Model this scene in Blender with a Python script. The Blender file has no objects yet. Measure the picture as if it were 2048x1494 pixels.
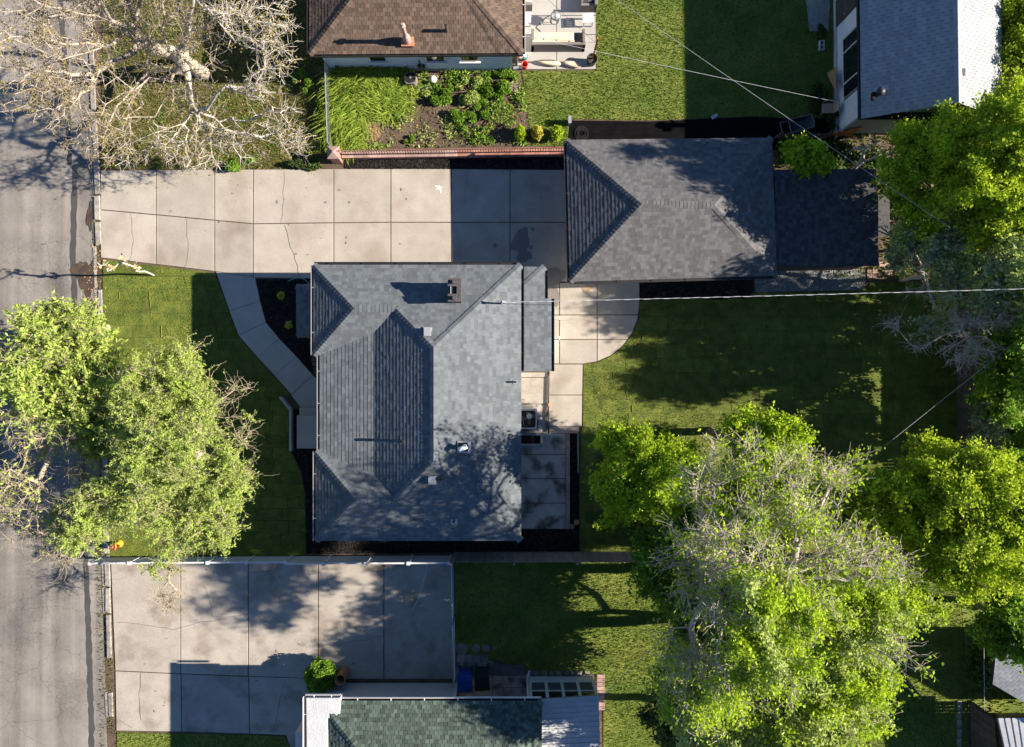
import bpy, math, random
import numpy as np
from mathutils import Vector, Matrix

# ------------------------------------------------------------------ camera, sky, sun, exposure
SC = bpy.context.scene
S, H, CX, CY = 46.0, 32.0, 1024.0, 747.0        # ground scale px/m, drone height m, nadir pixel
SUN_EL, SUN_AZ = 27.0, 0.0                      # elevation, angle from +X (deg)
cam_d = bpy.data.cameras.new('camera'); cam = bpy.data.objects.new('camera', cam_d)
SC.collection.objects.link(cam)
cam.location = (0, 0, H); cam.rotation_euler = (0, 0, 0)
cam_d.sensor_width = 36.0; cam_d.lens = 36.0 * S * H / 2048.0
cam_d.clip_start = 0.5; cam_d.clip_end = 2000
SC.camera = cam
W = bpy.data.worlds.new('World'); SC.world = W; W.use_nodes = True
wn = W.node_tree.nodes; wl = W.node_tree.links; wn.clear()
sky = wn.new('ShaderNodeTexSky'); sky.sky_type = 'NISHITA'; sky.sun_disc = False
sky.sun_elevation = math.radians(SUN_EL); sky.sun_rotation = math.radians(90 - SUN_AZ)
sky.air_density = 1.0; sky.dust_density = 0.0; sky.ozone_density = 6.0; sky.altitude = 1400
bg = wn.new('ShaderNodeBackground'); bg.inputs[1].default_value = 0.056
wo = wn.new('ShaderNodeOutputWorld'); wl.new(sky.outputs[0], bg.inputs[0]); wl.new(bg.outputs[0], wo.inputs[0])
sun_d = bpy.data.lights.new('sun', 'SUN'); sun_d.energy = 5.0; sun_d.angle = math.radians(0.5)
sun_d.color = (1.0, 0.885, 0.74)
sun = bpy.data.objects.new('sun', sun_d); SC.collection.objects.link(sun)
sd = Vector((math.cos(math.radians(SUN_EL)) * math.cos(math.radians(SUN_AZ)),
             math.cos(math.radians(SUN_EL)) * math.sin(math.radians(SUN_AZ)), math.sin(math.radians(SUN_EL))))
sun.rotation_euler = sd.to_track_quat('Z', 'Y').to_euler(); sun.location = sd * 60
SC.view_settings.view_transform = 'Standard'; SC.view_settings.look = 'None'
SC.view_settings.gamma = 1.0; SC.view_settings.use_curve_mapping = False
SC.view_settings.exposure = 1.62
SC.cycles.max_bounces = 6; SC.cycles.diffuse_bounces = 3; SC.cycles.transmission_bounces = 4
SC.cycles.transparent_max_bounces = 4

# ------------------------------------------------------------------ helpers
COL = SC.collection
def P(px, py, z=0.0):
    f = (1 - z / H) / S
    return Vector(((px - CX) * f, (CY - py) * f, z))
def G(px, py): p = P(px, py); return (p.x, p.y)
def PP(pts, z=0.0): return [P(a, b, z) for a, b in pts]

def tag(o, label=None, cat=None, group=None, kind=None):
    if label: o['label'] = label
    if cat: o['category'] = cat
    if group: o['group'] = group
    if kind: o['kind'] = kind
    return o
def link(o, parent=None):
    COL.objects.link(o)
    if parent is not None:
        o.parent = parent
        if parent.type == 'EMPTY':
            o.matrix_parent_inverse = Matrix.Translation(-Vector(parent.location))
    return o
def thing(name, loc, label, cat, group=None):
    e = bpy.data.objects.new(name, None); e.location = Vector(loc); e.empty_display_size = 0.2
    COL.objects.link(e); return tag(e, label, cat, group)
def mesh_fast(name, V, F, mat, parent=None, tint=None, smooth=False):
    """V (n,3) array, F (m,k) int array"""
    V = np.asarray(V, dtype=np.float32); F = np.asarray(F, dtype=np.int32)
    me = bpy.data.meshes.new(name); m, k = F.shape
    me.vertices.add(len(V)); me.vertices.foreach_set('co', V.ravel())
    me.loops.add(m * k); me.loops.foreach_set('vertex_index', F.ravel())
    me.polygons.add(m); me.polygons.foreach_set('loop_start', np.arange(0, m * k, k, dtype=np.int32))
    if smooth: me.polygons.foreach_set('use_smooth', np.ones(m, dtype=bool))
    me.update(calc_edges=True)
    if tint is not None:
        a = me.attributes.new('tint', 'FLOAT', 'POINT'); a.data.foreach_set('value', np.asarray(tint, dtype=np.float32))
    me.materials.append(mat)
    o = bpy.data.objects.new(name, me); return link(o, parent)
def mesh_py(name, V, F, mat, parent=None, tint=None):
    me = bpy.data.meshes.new(name); me.from_pydata([tuple(v) for v in V], [], F); me.update()
    if tint is not None:
        a = me.attributes.new('tint', 'FLOAT', 'POINT')
        a.data.foreach_set('value', np.asarray(tint if hasattr(tint, '__len__') else [tint] * len(V), dtype=np.float32))
    me.materials.append(mat)
    o = bpy.data.objects.new(name, me); return link(o, parent)

class MB:
    """collects simple solids into ONE mesh"""
    def __init__(s): s.v = []; s.f = []
    def add(s, V, F):
        n = len(s.v); s.v += [tuple(p) for p in V]; s.f += [tuple(i + n for i in f) for f in F]; return s
    def box(s, c, d, rz=0.0, tilt=None):
        m = Matrix.Rotation(rz, 3, 'Z')
        if tilt is not None: m = m @ tilt
        V = [Vector(c) + m @ Vector((x * d[0] / 2, y * d[1] / 2, z * d[2] / 2)) for x in (-1, 1) for y in (-1, 1) for z in (-1, 1)]
        return s.add(V, [(0, 1, 3, 2), (4, 6, 7, 5), (0, 4, 5, 1), (2, 3, 7, 6), (0, 2, 6, 4), (1, 5, 7, 3)])
    def prism(s, pts, z0, z1, ch=0.0):
        pts = [Vector((p[0], p[1], 0)) for p in pts]; n = len(pts)
        A = sum(pts[i].x * pts[(i + 1) % n].y - pts[(i + 1) % n].x * pts[i].y for i in range(n))
        if A < 0: pts = pts[::-1]
        V = [(p.x, p.y, z0) for p in pts] + [(p.x, p.y, z1 - ch) for p in pts]
        F = [tuple(range(n - 1, -1, -1))] + [(i, (i + 1) % n, n + (i + 1) % n, n + i) for i in range(n)]
        if ch > 0:
            ins = []
            for i in range(n):
                a = (pts[i] - pts[i - 1]).normalized(); b = (pts[(i + 1) % n] - pts[i]).normalized()
                na = Vector((-a.y, a.x, 0)); nb = Vector((-b.y, b.x, 0)); q = na + nb
                q = q / max(0.5, q.length_squared) * 2 if q.length > 1e-4 else na
                ins.append(pts[i] + q * ch)
            V += [(p.x, p.y, z1) for p in ins]
            F += [(n + i, n + (i + 1) % n, 2 * n + (i + 1) % n, 2 * n + i) for i in range(n)] + [tuple(range(2 * n, 3 * n))]
        else: F += [tuple(range(n, 2 * n))]
        return s.add(V, F)
    def tube(s, pts, r, k=8, cap=True):
        pts = [Vector(p) for p in pts]; n = len(pts); rr = r if hasattr(r, '__len__') else [r] * n; b = len(s.v)
        for i, p in enumerate(pts):
            d = (pts[min(i + 1, n - 1)] - pts[max(i - 1, 0)]).normalized()
            u = d.cross(Vector((0, 0, 1)) if abs(d.z) < 0.9 else Vector((1, 0, 0))).normalized(); w = d.cross(u)
            for j in range(k):
                a = 2 * math.pi * j / k; s.v.append(tuple(p + (u * math.cos(a) + w * math.sin(a)) * rr[i]))
        for i in range(n - 1):
            for j in range(k):
                s.f.append((b + i * k + j, b + i * k + (j + 1) % k, b + (i + 1) * k + (j + 1) % k, b + (i + 1) * k + j))
        if cap: s.f += [tuple(b + j for j in range(k))[::-1], tuple(b + (n - 1) * k + j for j in range(k))]
        return s
    def lathe(s, c, prof, k=20, close=True):
        b = len(s.v); n = len(prof)
        for r, z in prof:
            for j in range(k):
                a = 2 * math.pi * j / k; s.v.append((c[0] + r * math.cos(a), c[1] + r * math.sin(a), c[2] + z))
        for i in range(n - 1):
            for j in range(k):
                s.f.append((b + i * k + j, b + i * k + (j + 1) % k, b + (i + 1) * k + (j + 1) % k, b + (i + 1) * k + j))
        if close: s.f += [tuple(b + j for j in range(k))[::-1], tuple(b + (n - 1) * k + j for j in range(k))]
        return s
    def build(s, name, mat, parent=None, smooth=False, tint=None):
        o = mesh_py(name, s.v, s.f, mat, parent, tint)
        if smooth:
            for p in o.data.polygons: p.use_smooth = True
        return o

def clip_convex(sub, clip):
    """Sutherland-Hodgman: sub any polygon, clip convex ccw; lists of (x,y)"""
    out = list(sub)
    for i in range(len(clip)):
        if len(out) < 3: return []
        ax, ay = clip[i]; bx, by = clip[(i + 1) % len(clip)]; inp = out; out = []
        def side(p): return (bx - ax) * (p[1] - ay) - (by - ay) * (p[0] - ax)
        for j in range(len(inp)):
            p, q = inp[j - 1], inp[j]; sp, sq = side(p), side(q)
            if sq >= -1e-9:
                if sp < -1e-9: t = sp / (sp - sq); out.append((p[0] + (q[0] - p[0]) * t, p[1] + (q[1] - p[1]) * t))
                out.append(q)
            elif sp >= -1e-9: t = sp / (sp - sq); out.append((p[0] + (q[0] - p[0]) * t, p[1] + (q[1] - p[1]) * t))
    res = []
    for p in out:
        if not res or (abs(p[0] - res[-1][0]) + abs(p[1] - res[-1][1])) > 1e-5: res.append(p)
    if len(res) > 1 and abs(res[0][0] - res[-1][0]) + abs(res[0][1] - res[-1][1]) < 1e-5: res.pop()
    return res if len(res) >= 3 else []
def area2(p): return sum(p[i - 1][0] * p[i][1] - p[i][0] * p[i - 1][1] for i in range(len(p))) / 2
def ccw(p): return p if area2(p) > 0 else p[::-1]
def inside(pts, poly):
    x, y = pts[:, 0], pts[:, 1]; r = np.zeros(len(pts), bool); n = len(poly)
    for i in range(n):
        x1, y1 = poly[i - 1]; x2, y2 = poly[i]
        if y1 == y2: continue
        c = ((y1 > y) != (y2 > y)) & (x < (x2 - x1) * (y - y1) / (y2 - y1) + x1); r ^= c
    return r
def scatter(poly, dens, rng):
    a = np.array(poly); lo, hi = a.min(0), a.max(0); n = int(dens * (hi[0] - lo[0]) * (hi[1] - lo[1]))
    p = rng.uniform(lo, hi, (n, 2)); return p[inside(p, poly)]
def unit(v): return v / (np.linalg.norm(v, axis=-1, keepdims=True) + 1e-9)

# ------------------------------------------------------------------ materials
def new_mat(name):
    m = bpy.data.materials.new(name); m.use_nodes = True; nt = m.node_tree; nt.nodes.clear(); return m, nt.nodes, nt.links
def mat(name, col, col2=None, scale=2.0, fine=45.0, famt=0.25, bump=0.25, bdist=0.01, rough=0.85, rnd=0.0, attr=0.0,
        metal=0.0, spec=0.3, lo=0.35, hi=0.65, detail=4.0, col3=None, scale3=0.5, lo3=.5, hi3=.7):
    col, col2, col3 = [tuple(x * .87 for x in c) if c is not None else None for c in (col, col2, col3)]
    m, n, l = new_mat(name)
    out = n.new('ShaderNodeOutputMaterial'); b = n.new('ShaderNodeBsdfPrincipled'); l.new(b.outputs[0], out.inputs[0])
    b.inputs['Roughness'].default_value = rough; b.inputs['Metallic'].default_value = metal
    b.inputs['Specular IOR Level'].default_value = spec
    g = n.new('ShaderNodeNewGeometry'); pos = g.outputs['Position']
    def noise(sc, det):
        t = n.new('ShaderNodeTexNoise'); t.inputs['Scale'].default_value = sc; t.inputs['Detail'].default_value = det
        l.new(pos, t.inputs['Vector']); return t.outputs['Fac']
    def ramp(x, a, c):
        r = n.new('ShaderNodeMapRange'); r.inputs[1].default_value = a; r.inputs[2].default_value = c; l.new(x, r.inputs[0]); return r
    cur = None
    if col2 is not None:
        mx = n.new('ShaderNodeMix'); mx.data_type = 'RGBA'; l.new(ramp(noise(scale, detail), lo, hi).outputs[0], mx.inputs[0])
        mx.inputs[6].default_value = (*col, 1); mx.inputs[7].default_value = (*col2, 1); cur = mx.outputs[2]
    if col3 is not None:
        mx = n.new('ShaderNodeMix'); mx.data_type = 'RGBA'; l.new(ramp(noise(scale3, 6), lo3, hi3).outputs[0], mx.inputs[0])
        l.new(cur, mx.inputs[6]); mx.inputs[7].default_value = (*col3, 1); cur = mx.outputs[2]
    fn = noise(fine, 3.0)
    fac = ramp(fn, 0.25, 0.75); fac.inputs[3].default_value = 1 - famt; fac.inputs[4].default_value = 1 + famt
    k = fac.outputs[0]
    def mul(a, src, amt):
        r = ramp(src, 0, 1); r.inputs[3].default_value = 1 - amt; r.inputs[4].default_value = 1 + amt
        q = n.new('ShaderNodeMath'); q.operation = 'MULTIPLY'; l.new(a, q.inputs[0]); l.new(r.outputs[0], q.inputs[1]); return q.outputs[0]
    if rnd: oi = n.new('ShaderNodeObjectInfo'); k = mul(k, oi.outputs['Random'], rnd)
    if attr: at = n.new('ShaderNodeAttribute'); at.attribute_name = 'tint'; k = mul(k, at.outputs['Fac'], attr)
    vm = n.new('ShaderNodeVectorMath'); vm.operation = 'SCALE'
    if cur is None: vm.inputs[0].default_value = col
    else: l.new(cur, vm.inputs[0])
    l.new(k, vm.inputs['Scale']); l.new(vm.outputs[0], b.inputs['Base Color'])
    if bump:
        bp = n.new('ShaderNodeBump'); bp.inputs['Strength'].default_value = bump; bp.inputs['Distance'].default_value = bdist
        l.new(fn, bp.inputs['Height']); l.new(bp.outputs[0], b.inputs['Normal'])
    m['pos'] = 1
    return m
def leaf_mat(name, c1, c2, trans=0.4, gloss=0.08):
    m, n, l = new_mat(name)
    out = n.new('ShaderNodeOutputMaterial'); at = n.new('ShaderNodeAttribute'); at.attribute_name = 'tint'
    mx = n.new('ShaderNodeMix'); mx.data_type = 'RGBA'; l.new(at.outputs['Fac'], mx.inputs[0])
    mx.inputs[6].default_value = (*c1, 1); mx.inputs[7].default_value = (*c2, 1)
    d = n.new('ShaderNodeBsdfDiffuse'); t = n.new('ShaderNodeBsdfTranslucent'); s = n.new('ShaderNodeMixShader')
    s.inputs[0].default_value = trans; l.new(mx.outputs[2], d.inputs[0]); l.new(mx.outputs[2], t.inputs[0])
    l.new(d.outputs[0], s.inputs[1]); l.new(t.outputs[0], s.inputs[2])
    gl = n.new('ShaderNodeBsdfGlossy'); gl.inputs['Roughness'].default_value = 0.7; gl.inputs[0].default_value = (.35, .4, .3, 1)
    s2 = n.new('ShaderNodeMixShader'); s2.inputs[0].default_value = gloss
    l.new(s.outputs[0], s2.inputs[1]); l.new(gl.outputs[0], s2.inputs[2]); l.new(s2.outputs[0], out.inputs[0]); return m
def asphalt_mat():
    m = mat('asphalt', (.20, .184, .168), (.255, .235, .212), 0.9, 60, .38, .5, .010, .9, col3=(.125, .117, .110), scale3=.35, lo3=.52, hi3=.72)
    n, l = m.node_tree.nodes, m.node_tree.links
    b = [x for x in n if x.type == 'BSDF_PRINCIPLED'][0]; src = b.inputs['Base Color'].links[0].from_socket
    g = n.new('ShaderNodeNewGeometry'); nz = n.new('ShaderNodeTexNoise'); nz.inputs['Scale'].default_value = 2.5; nz.inputs['Detail'].default_value = 4
    l.new(g.outputs['Position'], nz.inputs['Vector'])
    ad = n.new('ShaderNodeVectorMath'); ad.operation = 'MULTIPLY_ADD'; l.new(nz.outputs['Color'], ad.inputs[0])
    ad.inputs[1].default_value = (.45, .45, .45); l.new(g.outputs['Position'], ad.inputs[2])
    cur = src
    for sc, w, msc, lo in ((3.8, .042, .35, .42), (.5, .007, .2, .3)):
        v = n.new('ShaderNodeTexVoronoi'); v.feature = 'DISTANCE_TO_EDGE'; v.voronoi_dimensions = '2D'; v.inputs['Scale'].default_value = sc
        l.new(ad.outputs[0], v.inputs['Vector'])
        r = n.new('ShaderNodeMapRange'); r.inputs[1].default_value = 0; r.inputs[2].default_value = w; r.inputs[3].default_value = 1; r.inputs[4].default_value = 0
        l.new(v.outputs['Distance'], r.inputs[0])
        z = n.new('ShaderNodeTexNoise'); z.inputs['Scale'].default_value = msc; l.new(g.outputs['Position'], z.inputs['Vector'])
        r2 = n.new('ShaderNodeMapRange'); r2.inputs[1].default_value = lo; r2.inputs[2].default_value = lo + .14; r2.inputs[4].default_value = .75; l.new(z.outputs['Fac'], r2.inputs[0])
        q = n.new('ShaderNodeMath'); q.operation = 'MULTIPLY'; l.new(r.outputs[0], q.inputs[0]); l.new(r2.outputs[0], q.inputs[1])
        mx = n.new('ShaderNodeMix'); mx.data_type = 'RGBA'; l.new(q.outputs[0], mx.inputs[0]); l.new(cur, mx.inputs[6]); mx.inputs[7].default_value = (.06, .054, .05, 1)
        cur = mx.outputs[2]
    # long streaks of wheel wear running along the street
    mp = n.new('ShaderNodeMapping'); mp.inputs['Scale'].default_value = (1.6, .05, 1); l.new(g.outputs['Position'], mp.inputs[0])
    st = n.new('ShaderNodeTexNoise'); st.inputs['Scale'].default_value = 1.0; st.inputs['Detail'].default_value = 3; l.new(mp.outputs[0], st.inputs['Vector'])
    r3 = n.new('ShaderNodeMapRange'); r3.inputs[1].default_value = .35; r3.inputs[2].default_value = .65; r3.inputs[3].default_value = .78; r3.inputs[4].default_value = 1.2; l.new(st.outputs['Fac'], r3.inputs[0])
    vs = n.new('ShaderNodeVectorMath'); vs.operation = 'SCALE'; l.new(cur, vs.inputs[0]); l.new(r3.outputs[0], vs.inputs['Scale'])
    l.new(vs.outputs[0], b.inputs['Base Color']); return m

MT = dict(
    soil=mat('soil', (.085, .06, .042), (.13, .095, .065), 1.2, 25, .4, .8, .03),
    asphalt=asphalt_mat(),
    tar=mat('tar', (.075, .073, .072), (.06, .058, .058), 1, 60, .2, .2, .004, .7),
    wet_dirt=mat('wet_dirt', (.05, .036, .027), (.085, .06, .045), 3, 50, .4, .4, .01),
    concrete=mat('concrete', (.345, .312, .268), (.395, .362, .315), 1.1, 30, .12, .12, .004, .9, rnd=.11, col3=(.27, .232, .19), scale3=.7, lo3=.50, hi3=.75),
    concrete_old=mat('concrete_old', (.325, .295, .255), (.385, .352, .31), .9, 18, .13, .12, .005, .9, rnd=.12, col3=(.20, .165, .13), scale3=.8, lo3=.50, hi3=.72),
    concrete_walk=mat('concrete_walk', (.36, .35, .33), (.40, .39, .37), 1.5, 60, .09, .12, .003, .9, rnd=.04),
    concrete_mottled=mat('concrete_mottled', (.36, .37, .37), (.30, .30, .29), 2.5, 40, .12, .12, .004, .9, rnd=.1, col3=(.10, .095, .08), scale3=1.3, lo3=.47, hi3=.62),
    curb=mat('curb', (.36, .34, .31), (.20, .18, .16), 5, 40, .25, .3, .01, rnd=.15),
    wet=mat('wet_concrete', (.17, .155, .14), None, fine=20, famt=.1, bump=.05, rough=.5),
    spot=mat('faint_spot', (.25, .225, .195), None, fine=20, famt=.1, bump=.0),
    rust=mat('rust_stain', (.42, .24, .10), (.36, .30, .24), 9, 40, .15, .05, .004, .9),
    crack=mat('crack', (.11, .10, .09), None, bump=0),
    white_mark=mat('white_mark', (.75, .74, .72), None, bump=0),
    mulch=mat('mulch', (.012, .011, .011), (.024, .021, .019), 3, 60, .5, .6, .02, .95, attr=.9),
    gravel=mat('gravel', (.27, .28, .28), None, fine=80, famt=.2, attr=.6),
    fabric_black=mat('landscape_fabric', (.004, .004, .005), (.008, .007, .008), 2, 60, .2, .3, .01, .95, spec=.05),
    sod=mat('sod', (.075, .11, .018), (.145, .17, .030), 2.2, 30, .5, .8, .03, .95, rnd=.20),
    turf=mat('turf', (.09, .14, .020), (.175, .20, .04), .7, 22, .45, .7, .03, .95),
    blade=leaf_mat('grass_blade', (.06, .125, .014), (.25, .31, .055), .35, .0),
    blade_olive=leaf_mat('olive_grass_blade', (.06, .075, .015), (.24, .215, .07), .3, .0),
    turf_olive=mat('olive_turf', (.075, .085, .020), (.14, .125, .045), 1.2, 22, .5, .8, .03, .95),
    blade_dry=leaf_mat('grass_straw', (.30, .22, .10), (.48, .36, .18), .2, .03),
    blade_long=leaf_mat('long_grass_blade', (.10, .19, .018), (.36, .44, .08), .35, .0),
    sh_house=mat('shingle_grey_blue', (.104, .121, .138), (.128, .145, .158), 3, 130, .26, .3, .003, .95, attr=.19),
    sh_garage=mat('shingle_grey', (.098, .100, .106), (.122, .123, .126), 6, 130, .22, .3, .003, .95, attr=.22),
    sh_brown=mat('shingle_brown', (.105, .075, .058), (.125, .090, .068), 6, 130, .22, .3, .003, .95, attr=.3),
    sh_green=mat('shingle_green', (.058, .085, .072), (.08, .110, .093), 6, 130, .25, .3, .003, .95, attr=.4),
    sh_pale=mat('shingle_pale', (.26, .28, .305), (.29, .305, .32), 6, 130, .12, .3, .003, .95, attr=.12),
    sh_dark=mat('shingle_dark', (.060, .061, .066), (.075, .075, .080), 6, 130, .25, .3, .003, .95, attr=.3),
    deck=mat('roof_deck', (.02, .02, .022), None, bump=0),
    gutter_dark=mat('gutter_dark', (.02, .02, .022), None, bump=0, rough=.45, spec=.5),
    metal_edge=mat('drip_edge', (.55, .56, .58), None, fine=20, famt=.1, bump=0, rough=.35, metal=.6),
    white=mat('white_paint', (.74, .74, .73), (.68, .68, .67), 2, 20, .05, .05, .003, .6),
    stucco=mat('white_stucco', (.76, .76, .75), (.70, .70, .69), 2, 60, .06, .25, .006, .9),
    siding=mat('pale_siding', (.74, .76, .78), (.70, .72, .74), 2, 40, .05, .1, .003, .8),
    tan_wall=mat('tan_siding', (.58, .52, .46), None, 2, 40, .05, .1, .003, .85),
    greywall=mat('grey_siding', (.27, .29, .31), None, 2, 40, .07, .1, .003, .85),
    membrane=mat('roof_membrane', (.50, .52, .54), (.44, .46, .48), 1.8, 12, .06, .4, .03, .7),
    brick_dark=mat('dark_brick', (.060, .055, .060), (.09, .08, .085), 12, 60, .3, .4, .01, .9),
    brick_red=mat('red_brick', (.30, .12, .09), (.38, .20, .16), 4, 40, .3, .3, .01, .9, rnd=.2),
    pink_stone=mat('pink_stone', (.40, .27, .24), (.30, .20, .18), 5, 40, .2, .3, .01, .9, rnd=.2),
    terracotta=mat('terracotta', (.45, .18, .09), (.38, .22, .14), 5, 40, .15, .2, .005, .8),
    iron=mat('wrought_iron', (.03, .028, .027), None, bump=0, rough=.5),
    steel=mat('galvanised_steel', (.50, .51, .52), (.42, .43, .44), 6, 40, .12, .05, .003, .4, metal=.7),
    dark_metal=mat('dark_metal', (.05, .052, .055), None, fine=30, famt=.2, bump=.05, rough=.5, metal=.4),
    black=mat('black_void', (.008, .008, .008), None, bump=0),
    glass=mat('window_glass', (.015, .018, .02), None, bump=0, rough=.06, spec=.8),
    screen=mat('window_screen', (.09, .10, .105), None, fine=120, famt=.2, bump=0, rough=.7),
    wood_grey=mat('weathered_wood', (.17, .155, .14), (.24, .22, .20), 4, 30, .25, .3, .006, .9, rnd=.2),
    wood_dark=mat('dark_wood', (.075, .062, .052), (.11, .09, .075), 4, 30, .25, .3, .006, .9, rnd=.25),
    cedar=mat('cedar', (.48, .17, .05), (.40, .14, .045), 5, 30, .2, .2, .005, .8, rnd=.1),
    vinyl=mat('vinyl_fence', (.60, .61, .62), (.55, .56, .57), 2, 30, .05, .03, .003, .6),
    cushion=mat('beige_cushion', (.68, .52, .38), (.72, .57, .43), 3, 60, .06, .15, .006, .9),
    wicker=mat('grey_wicker', (.16, .14, .13), (.22, .20, .19), 30, 80, .3, .4, .008, .8),
    plastic_tan=mat('tan_plastic', (.42, .30, .21), None, fine=20, famt=.08, bump=0, rough=.5),
    plastic_blue=mat('blue_plastic', (.012, .06, .30), None, fine=20, famt=.1, bump=0, rough=.45),
    plastic_black=mat('black_plastic', (.02, .021, .022), None, fine=20, famt=.1, bump=0, rough=.5),
    red=mat('red_plastic', (.75, .05, .02), None, bump=0, rough=.4),
    red_dark=mat('red_paint', (.22, .02, .02), None, bump=0, rough=.5),
    yellow=mat('yellow_paint', (.75, .38, .02), None, bump=0, rough=.5),
    bark_white=mat('pale_bark', (.58, .54, .48), (.40, .36, .31), 6, 40, .2, .4, .01, .9),
    bark_grey=mat('grey_bark', (.56, .49, .41), (.40, .35, .30), 6, 40, .2, .4, .01, .9),
    bark_tan=mat('tan_bark', (.48, .42, .35), (.28, .23, .18), 6, 40, .25, .4, .01, .9),
    bark_brown=mat('brown_bark', (.19, .14, .10), (.12, .09, .07), 6, 40, .25, .4, .01, .9),
    bark_willow=mat('willow_bark', (.33, .27, .20), (.42, .36, .27), 6, 40, .2, .3, .01, .9),
    cable_white=mat('cable_white', (.72, .72, .72), None, bump=0, rough=.5),
    cable_grey=mat('cable_grey', (.35, .36, .38), None, bump=0, rough=.5),
    hose=mat('green_hose', (.05, .30, .28), None, bump=0, rough=.5),
    dry_grass=mat('dry_grass', (.19, .19, .05), None, fine=30, famt=.3, bump=0),
    straw=mat('straw_board', (.42, .28, .13), (.30, .19, .09), 14, 60, .3, .3, .01),
    block=mat('concrete_block', (.48, .48, .47), None, fine=60, famt=.15, bump=.2),
    leaf_maple=leaf_mat('leaf_maple', (.15, .26, .014), (.50, .62, .038), .45, .02),
    leaf_bright=leaf_mat('leaf_bright', (.13, .26, .012), (.48, .62, .034), .45, .02),
    leaf_mid=leaf_mat('leaf_mid', (.07, .16, .016), (.24, .40, .04), .42, .02),
    leaf_dark=leaf_mat('leaf_dark', (.025, .055, .010), (.075, .125, .02), .3),
    leaf_pale=leaf_mat('leaf_pale', (.17, .24, .06), (.50, .60, .17), .4, .02),
    leaf_silver=leaf_mat('leaf_silver', (.17, .21, .12), (.38, .42, .24), .35, .04),
    leaf_willow=leaf_mat('leaf_willow', (.15, .24, .04), (.50, .61, .14), .42, .02),
    leaf_bud=leaf_mat('leaf_bud', (.11, .085, .03), (.30, .25, .07), .3, .02),
    leaf_dry=leaf_mat('leaf_dry', (.40, .26, .12), (.62, .45, .25), .3),
    leaf_yellow=leaf_mat('leaf_yellow', (.32, .30, .03), (.55, .48, .06), .35),
)
# ------------------------------------------------------------------ roofs made of real shingles
def face_frame(poly):
    n = Vector((0, 0, 0))
    for i in range(len(poly)):
        a, b = poly[i - 1], poly[i]; n += Vector(((a.y - b.y) * (a.z + b.z), (a.z - b.z) * (a.x + b.x), (a.x - b.x) * (a.y + b.y)))
    n.normalize()
    if n.z < 0: n = -n
    u = Vector((0, 0, 1)).cross(n)
    u = u.normalized() if u.length > 1e-5 else Vector((1, 0, 0))
    return n, u, n.cross(u)
def solid_from(pts, n, hs, low=-0.004):
    k = len(pts); V = [p + n * h for p, h in zip(pts, hs)] + [p + n * low for p in pts]
    return V, [tuple(range(k))] + [((i + 1) % k, i, k + i, k + (i + 1) % k) for i in range(k)]
def shingles(faces, expo=.152, w=(.11, .25), thick=(.019, .022), seed=1, regular=None, dark_slots=False):
    rng = random.Random(seed); out = []
    for pieces in faces:
        n, u, v = face_frame(pieces[0]); allp = [p for pc in pieces for p in pc]
        org = min(allp, key=lambda p: p.dot(v)); org = Vector(org)
        pc2 = [ccw([((p - org).dot(u), (p - org).dot(v)) for p in pc]) for pc in pieces]
        us = [q[0] for pc in pc2 for q in pc]; vs = [q[1] for pc in pc2 for q in pc]
        k = 0; v0 = 0.0
        while v0 < max(vs):
            v1 = v0 + expo; x = min(us) - rng.uniform(0, w[1]) if not regular else min(us) - (regular / 2 if k % 2 else 0) - rng.uniform(0, .01)
            while x < max(us):
                ww = regular if regular else rng.uniform(*w); t = rng.choice(thick) * rng.uniform(.95, 1.05); tint = rng.random()
                if not regular and rng.random() < .12: tint = rng.choice((0.0, 1.0))
                gap = .012 if regular else .003
                rect = [(x, v0), (x + ww - gap, v0), (x + ww - gap, v1), (x, v1)]
                for pc in pc2:
                    c = clip_convex(rect, pc)
                    if len(c) < 3: continue
                    a = abs(area2(c))
                    if a < .0006: continue
                    pts = [org + u * q[0] + v * q[1] for q in c]
                    hs = [.004 + t * (1 - .5 * (q[1] - v0) / expo) for q in c]
                    V, F = solid_from(pts, n, hs); out.append((a, V, F, tint))
                x += ww
            v0 = v1; k += 1
    return out
def caps(edges, seed=1, expo=.145, hw=.14):
    """edges: (low point, high point, normalA, normalB)"""
    rng = random.Random(seed); out = []
    for A, B, n1, n2 in edges:
        A, B = Vector(A), Vector(B); L = (B - A).length; d = (B - A) / L; nm = (n1 + n2).normalized()
        w1 = d.cross(n1).normalized(); w2 = d.cross(n2).normalized()
        if w1.dot(n2) > 0: w1 = -w1
        if w2.dot(n1) > 0: w2 = -w2
        if w1.dot(w2) > .95: w2 = -w2
        k = int(L / expo)
        for i in range(k):
            c0 = A + d * (i * L / k); c1 = A + d * ((i + 1) * L / k); h0, h1 = .046, .037; j = rng.uniform(-.006, .006)
            top = [c0 + w1 * (hw + j) + n1 * h0, c0 + nm * (h0 + .008), c0 + w2 * (hw + j) + n2 * h0,
                   c1 + w1 * hw + n1 * h1, c1 + nm * (h1 + .008), c1 + w2 * hw + n2 * h1]
            bot = [c0 + w1 * (hw + j), c0, c0 + w2 * (hw + j), c1 + w1 * hw, c1, c1 + w2 * hw]
            F = [(0, 1, 4, 3), (1, 2, 5, 4), (0, 6, 7, 1), (1, 7, 8, 2), (0, 3, 9, 6), (2, 8, 11, 5), (3, 4, 10, 9), (4, 5, 11, 10)]
            out.append((hw * 2 * expo, top + bot, F, rng.random()))
    return out
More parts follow.
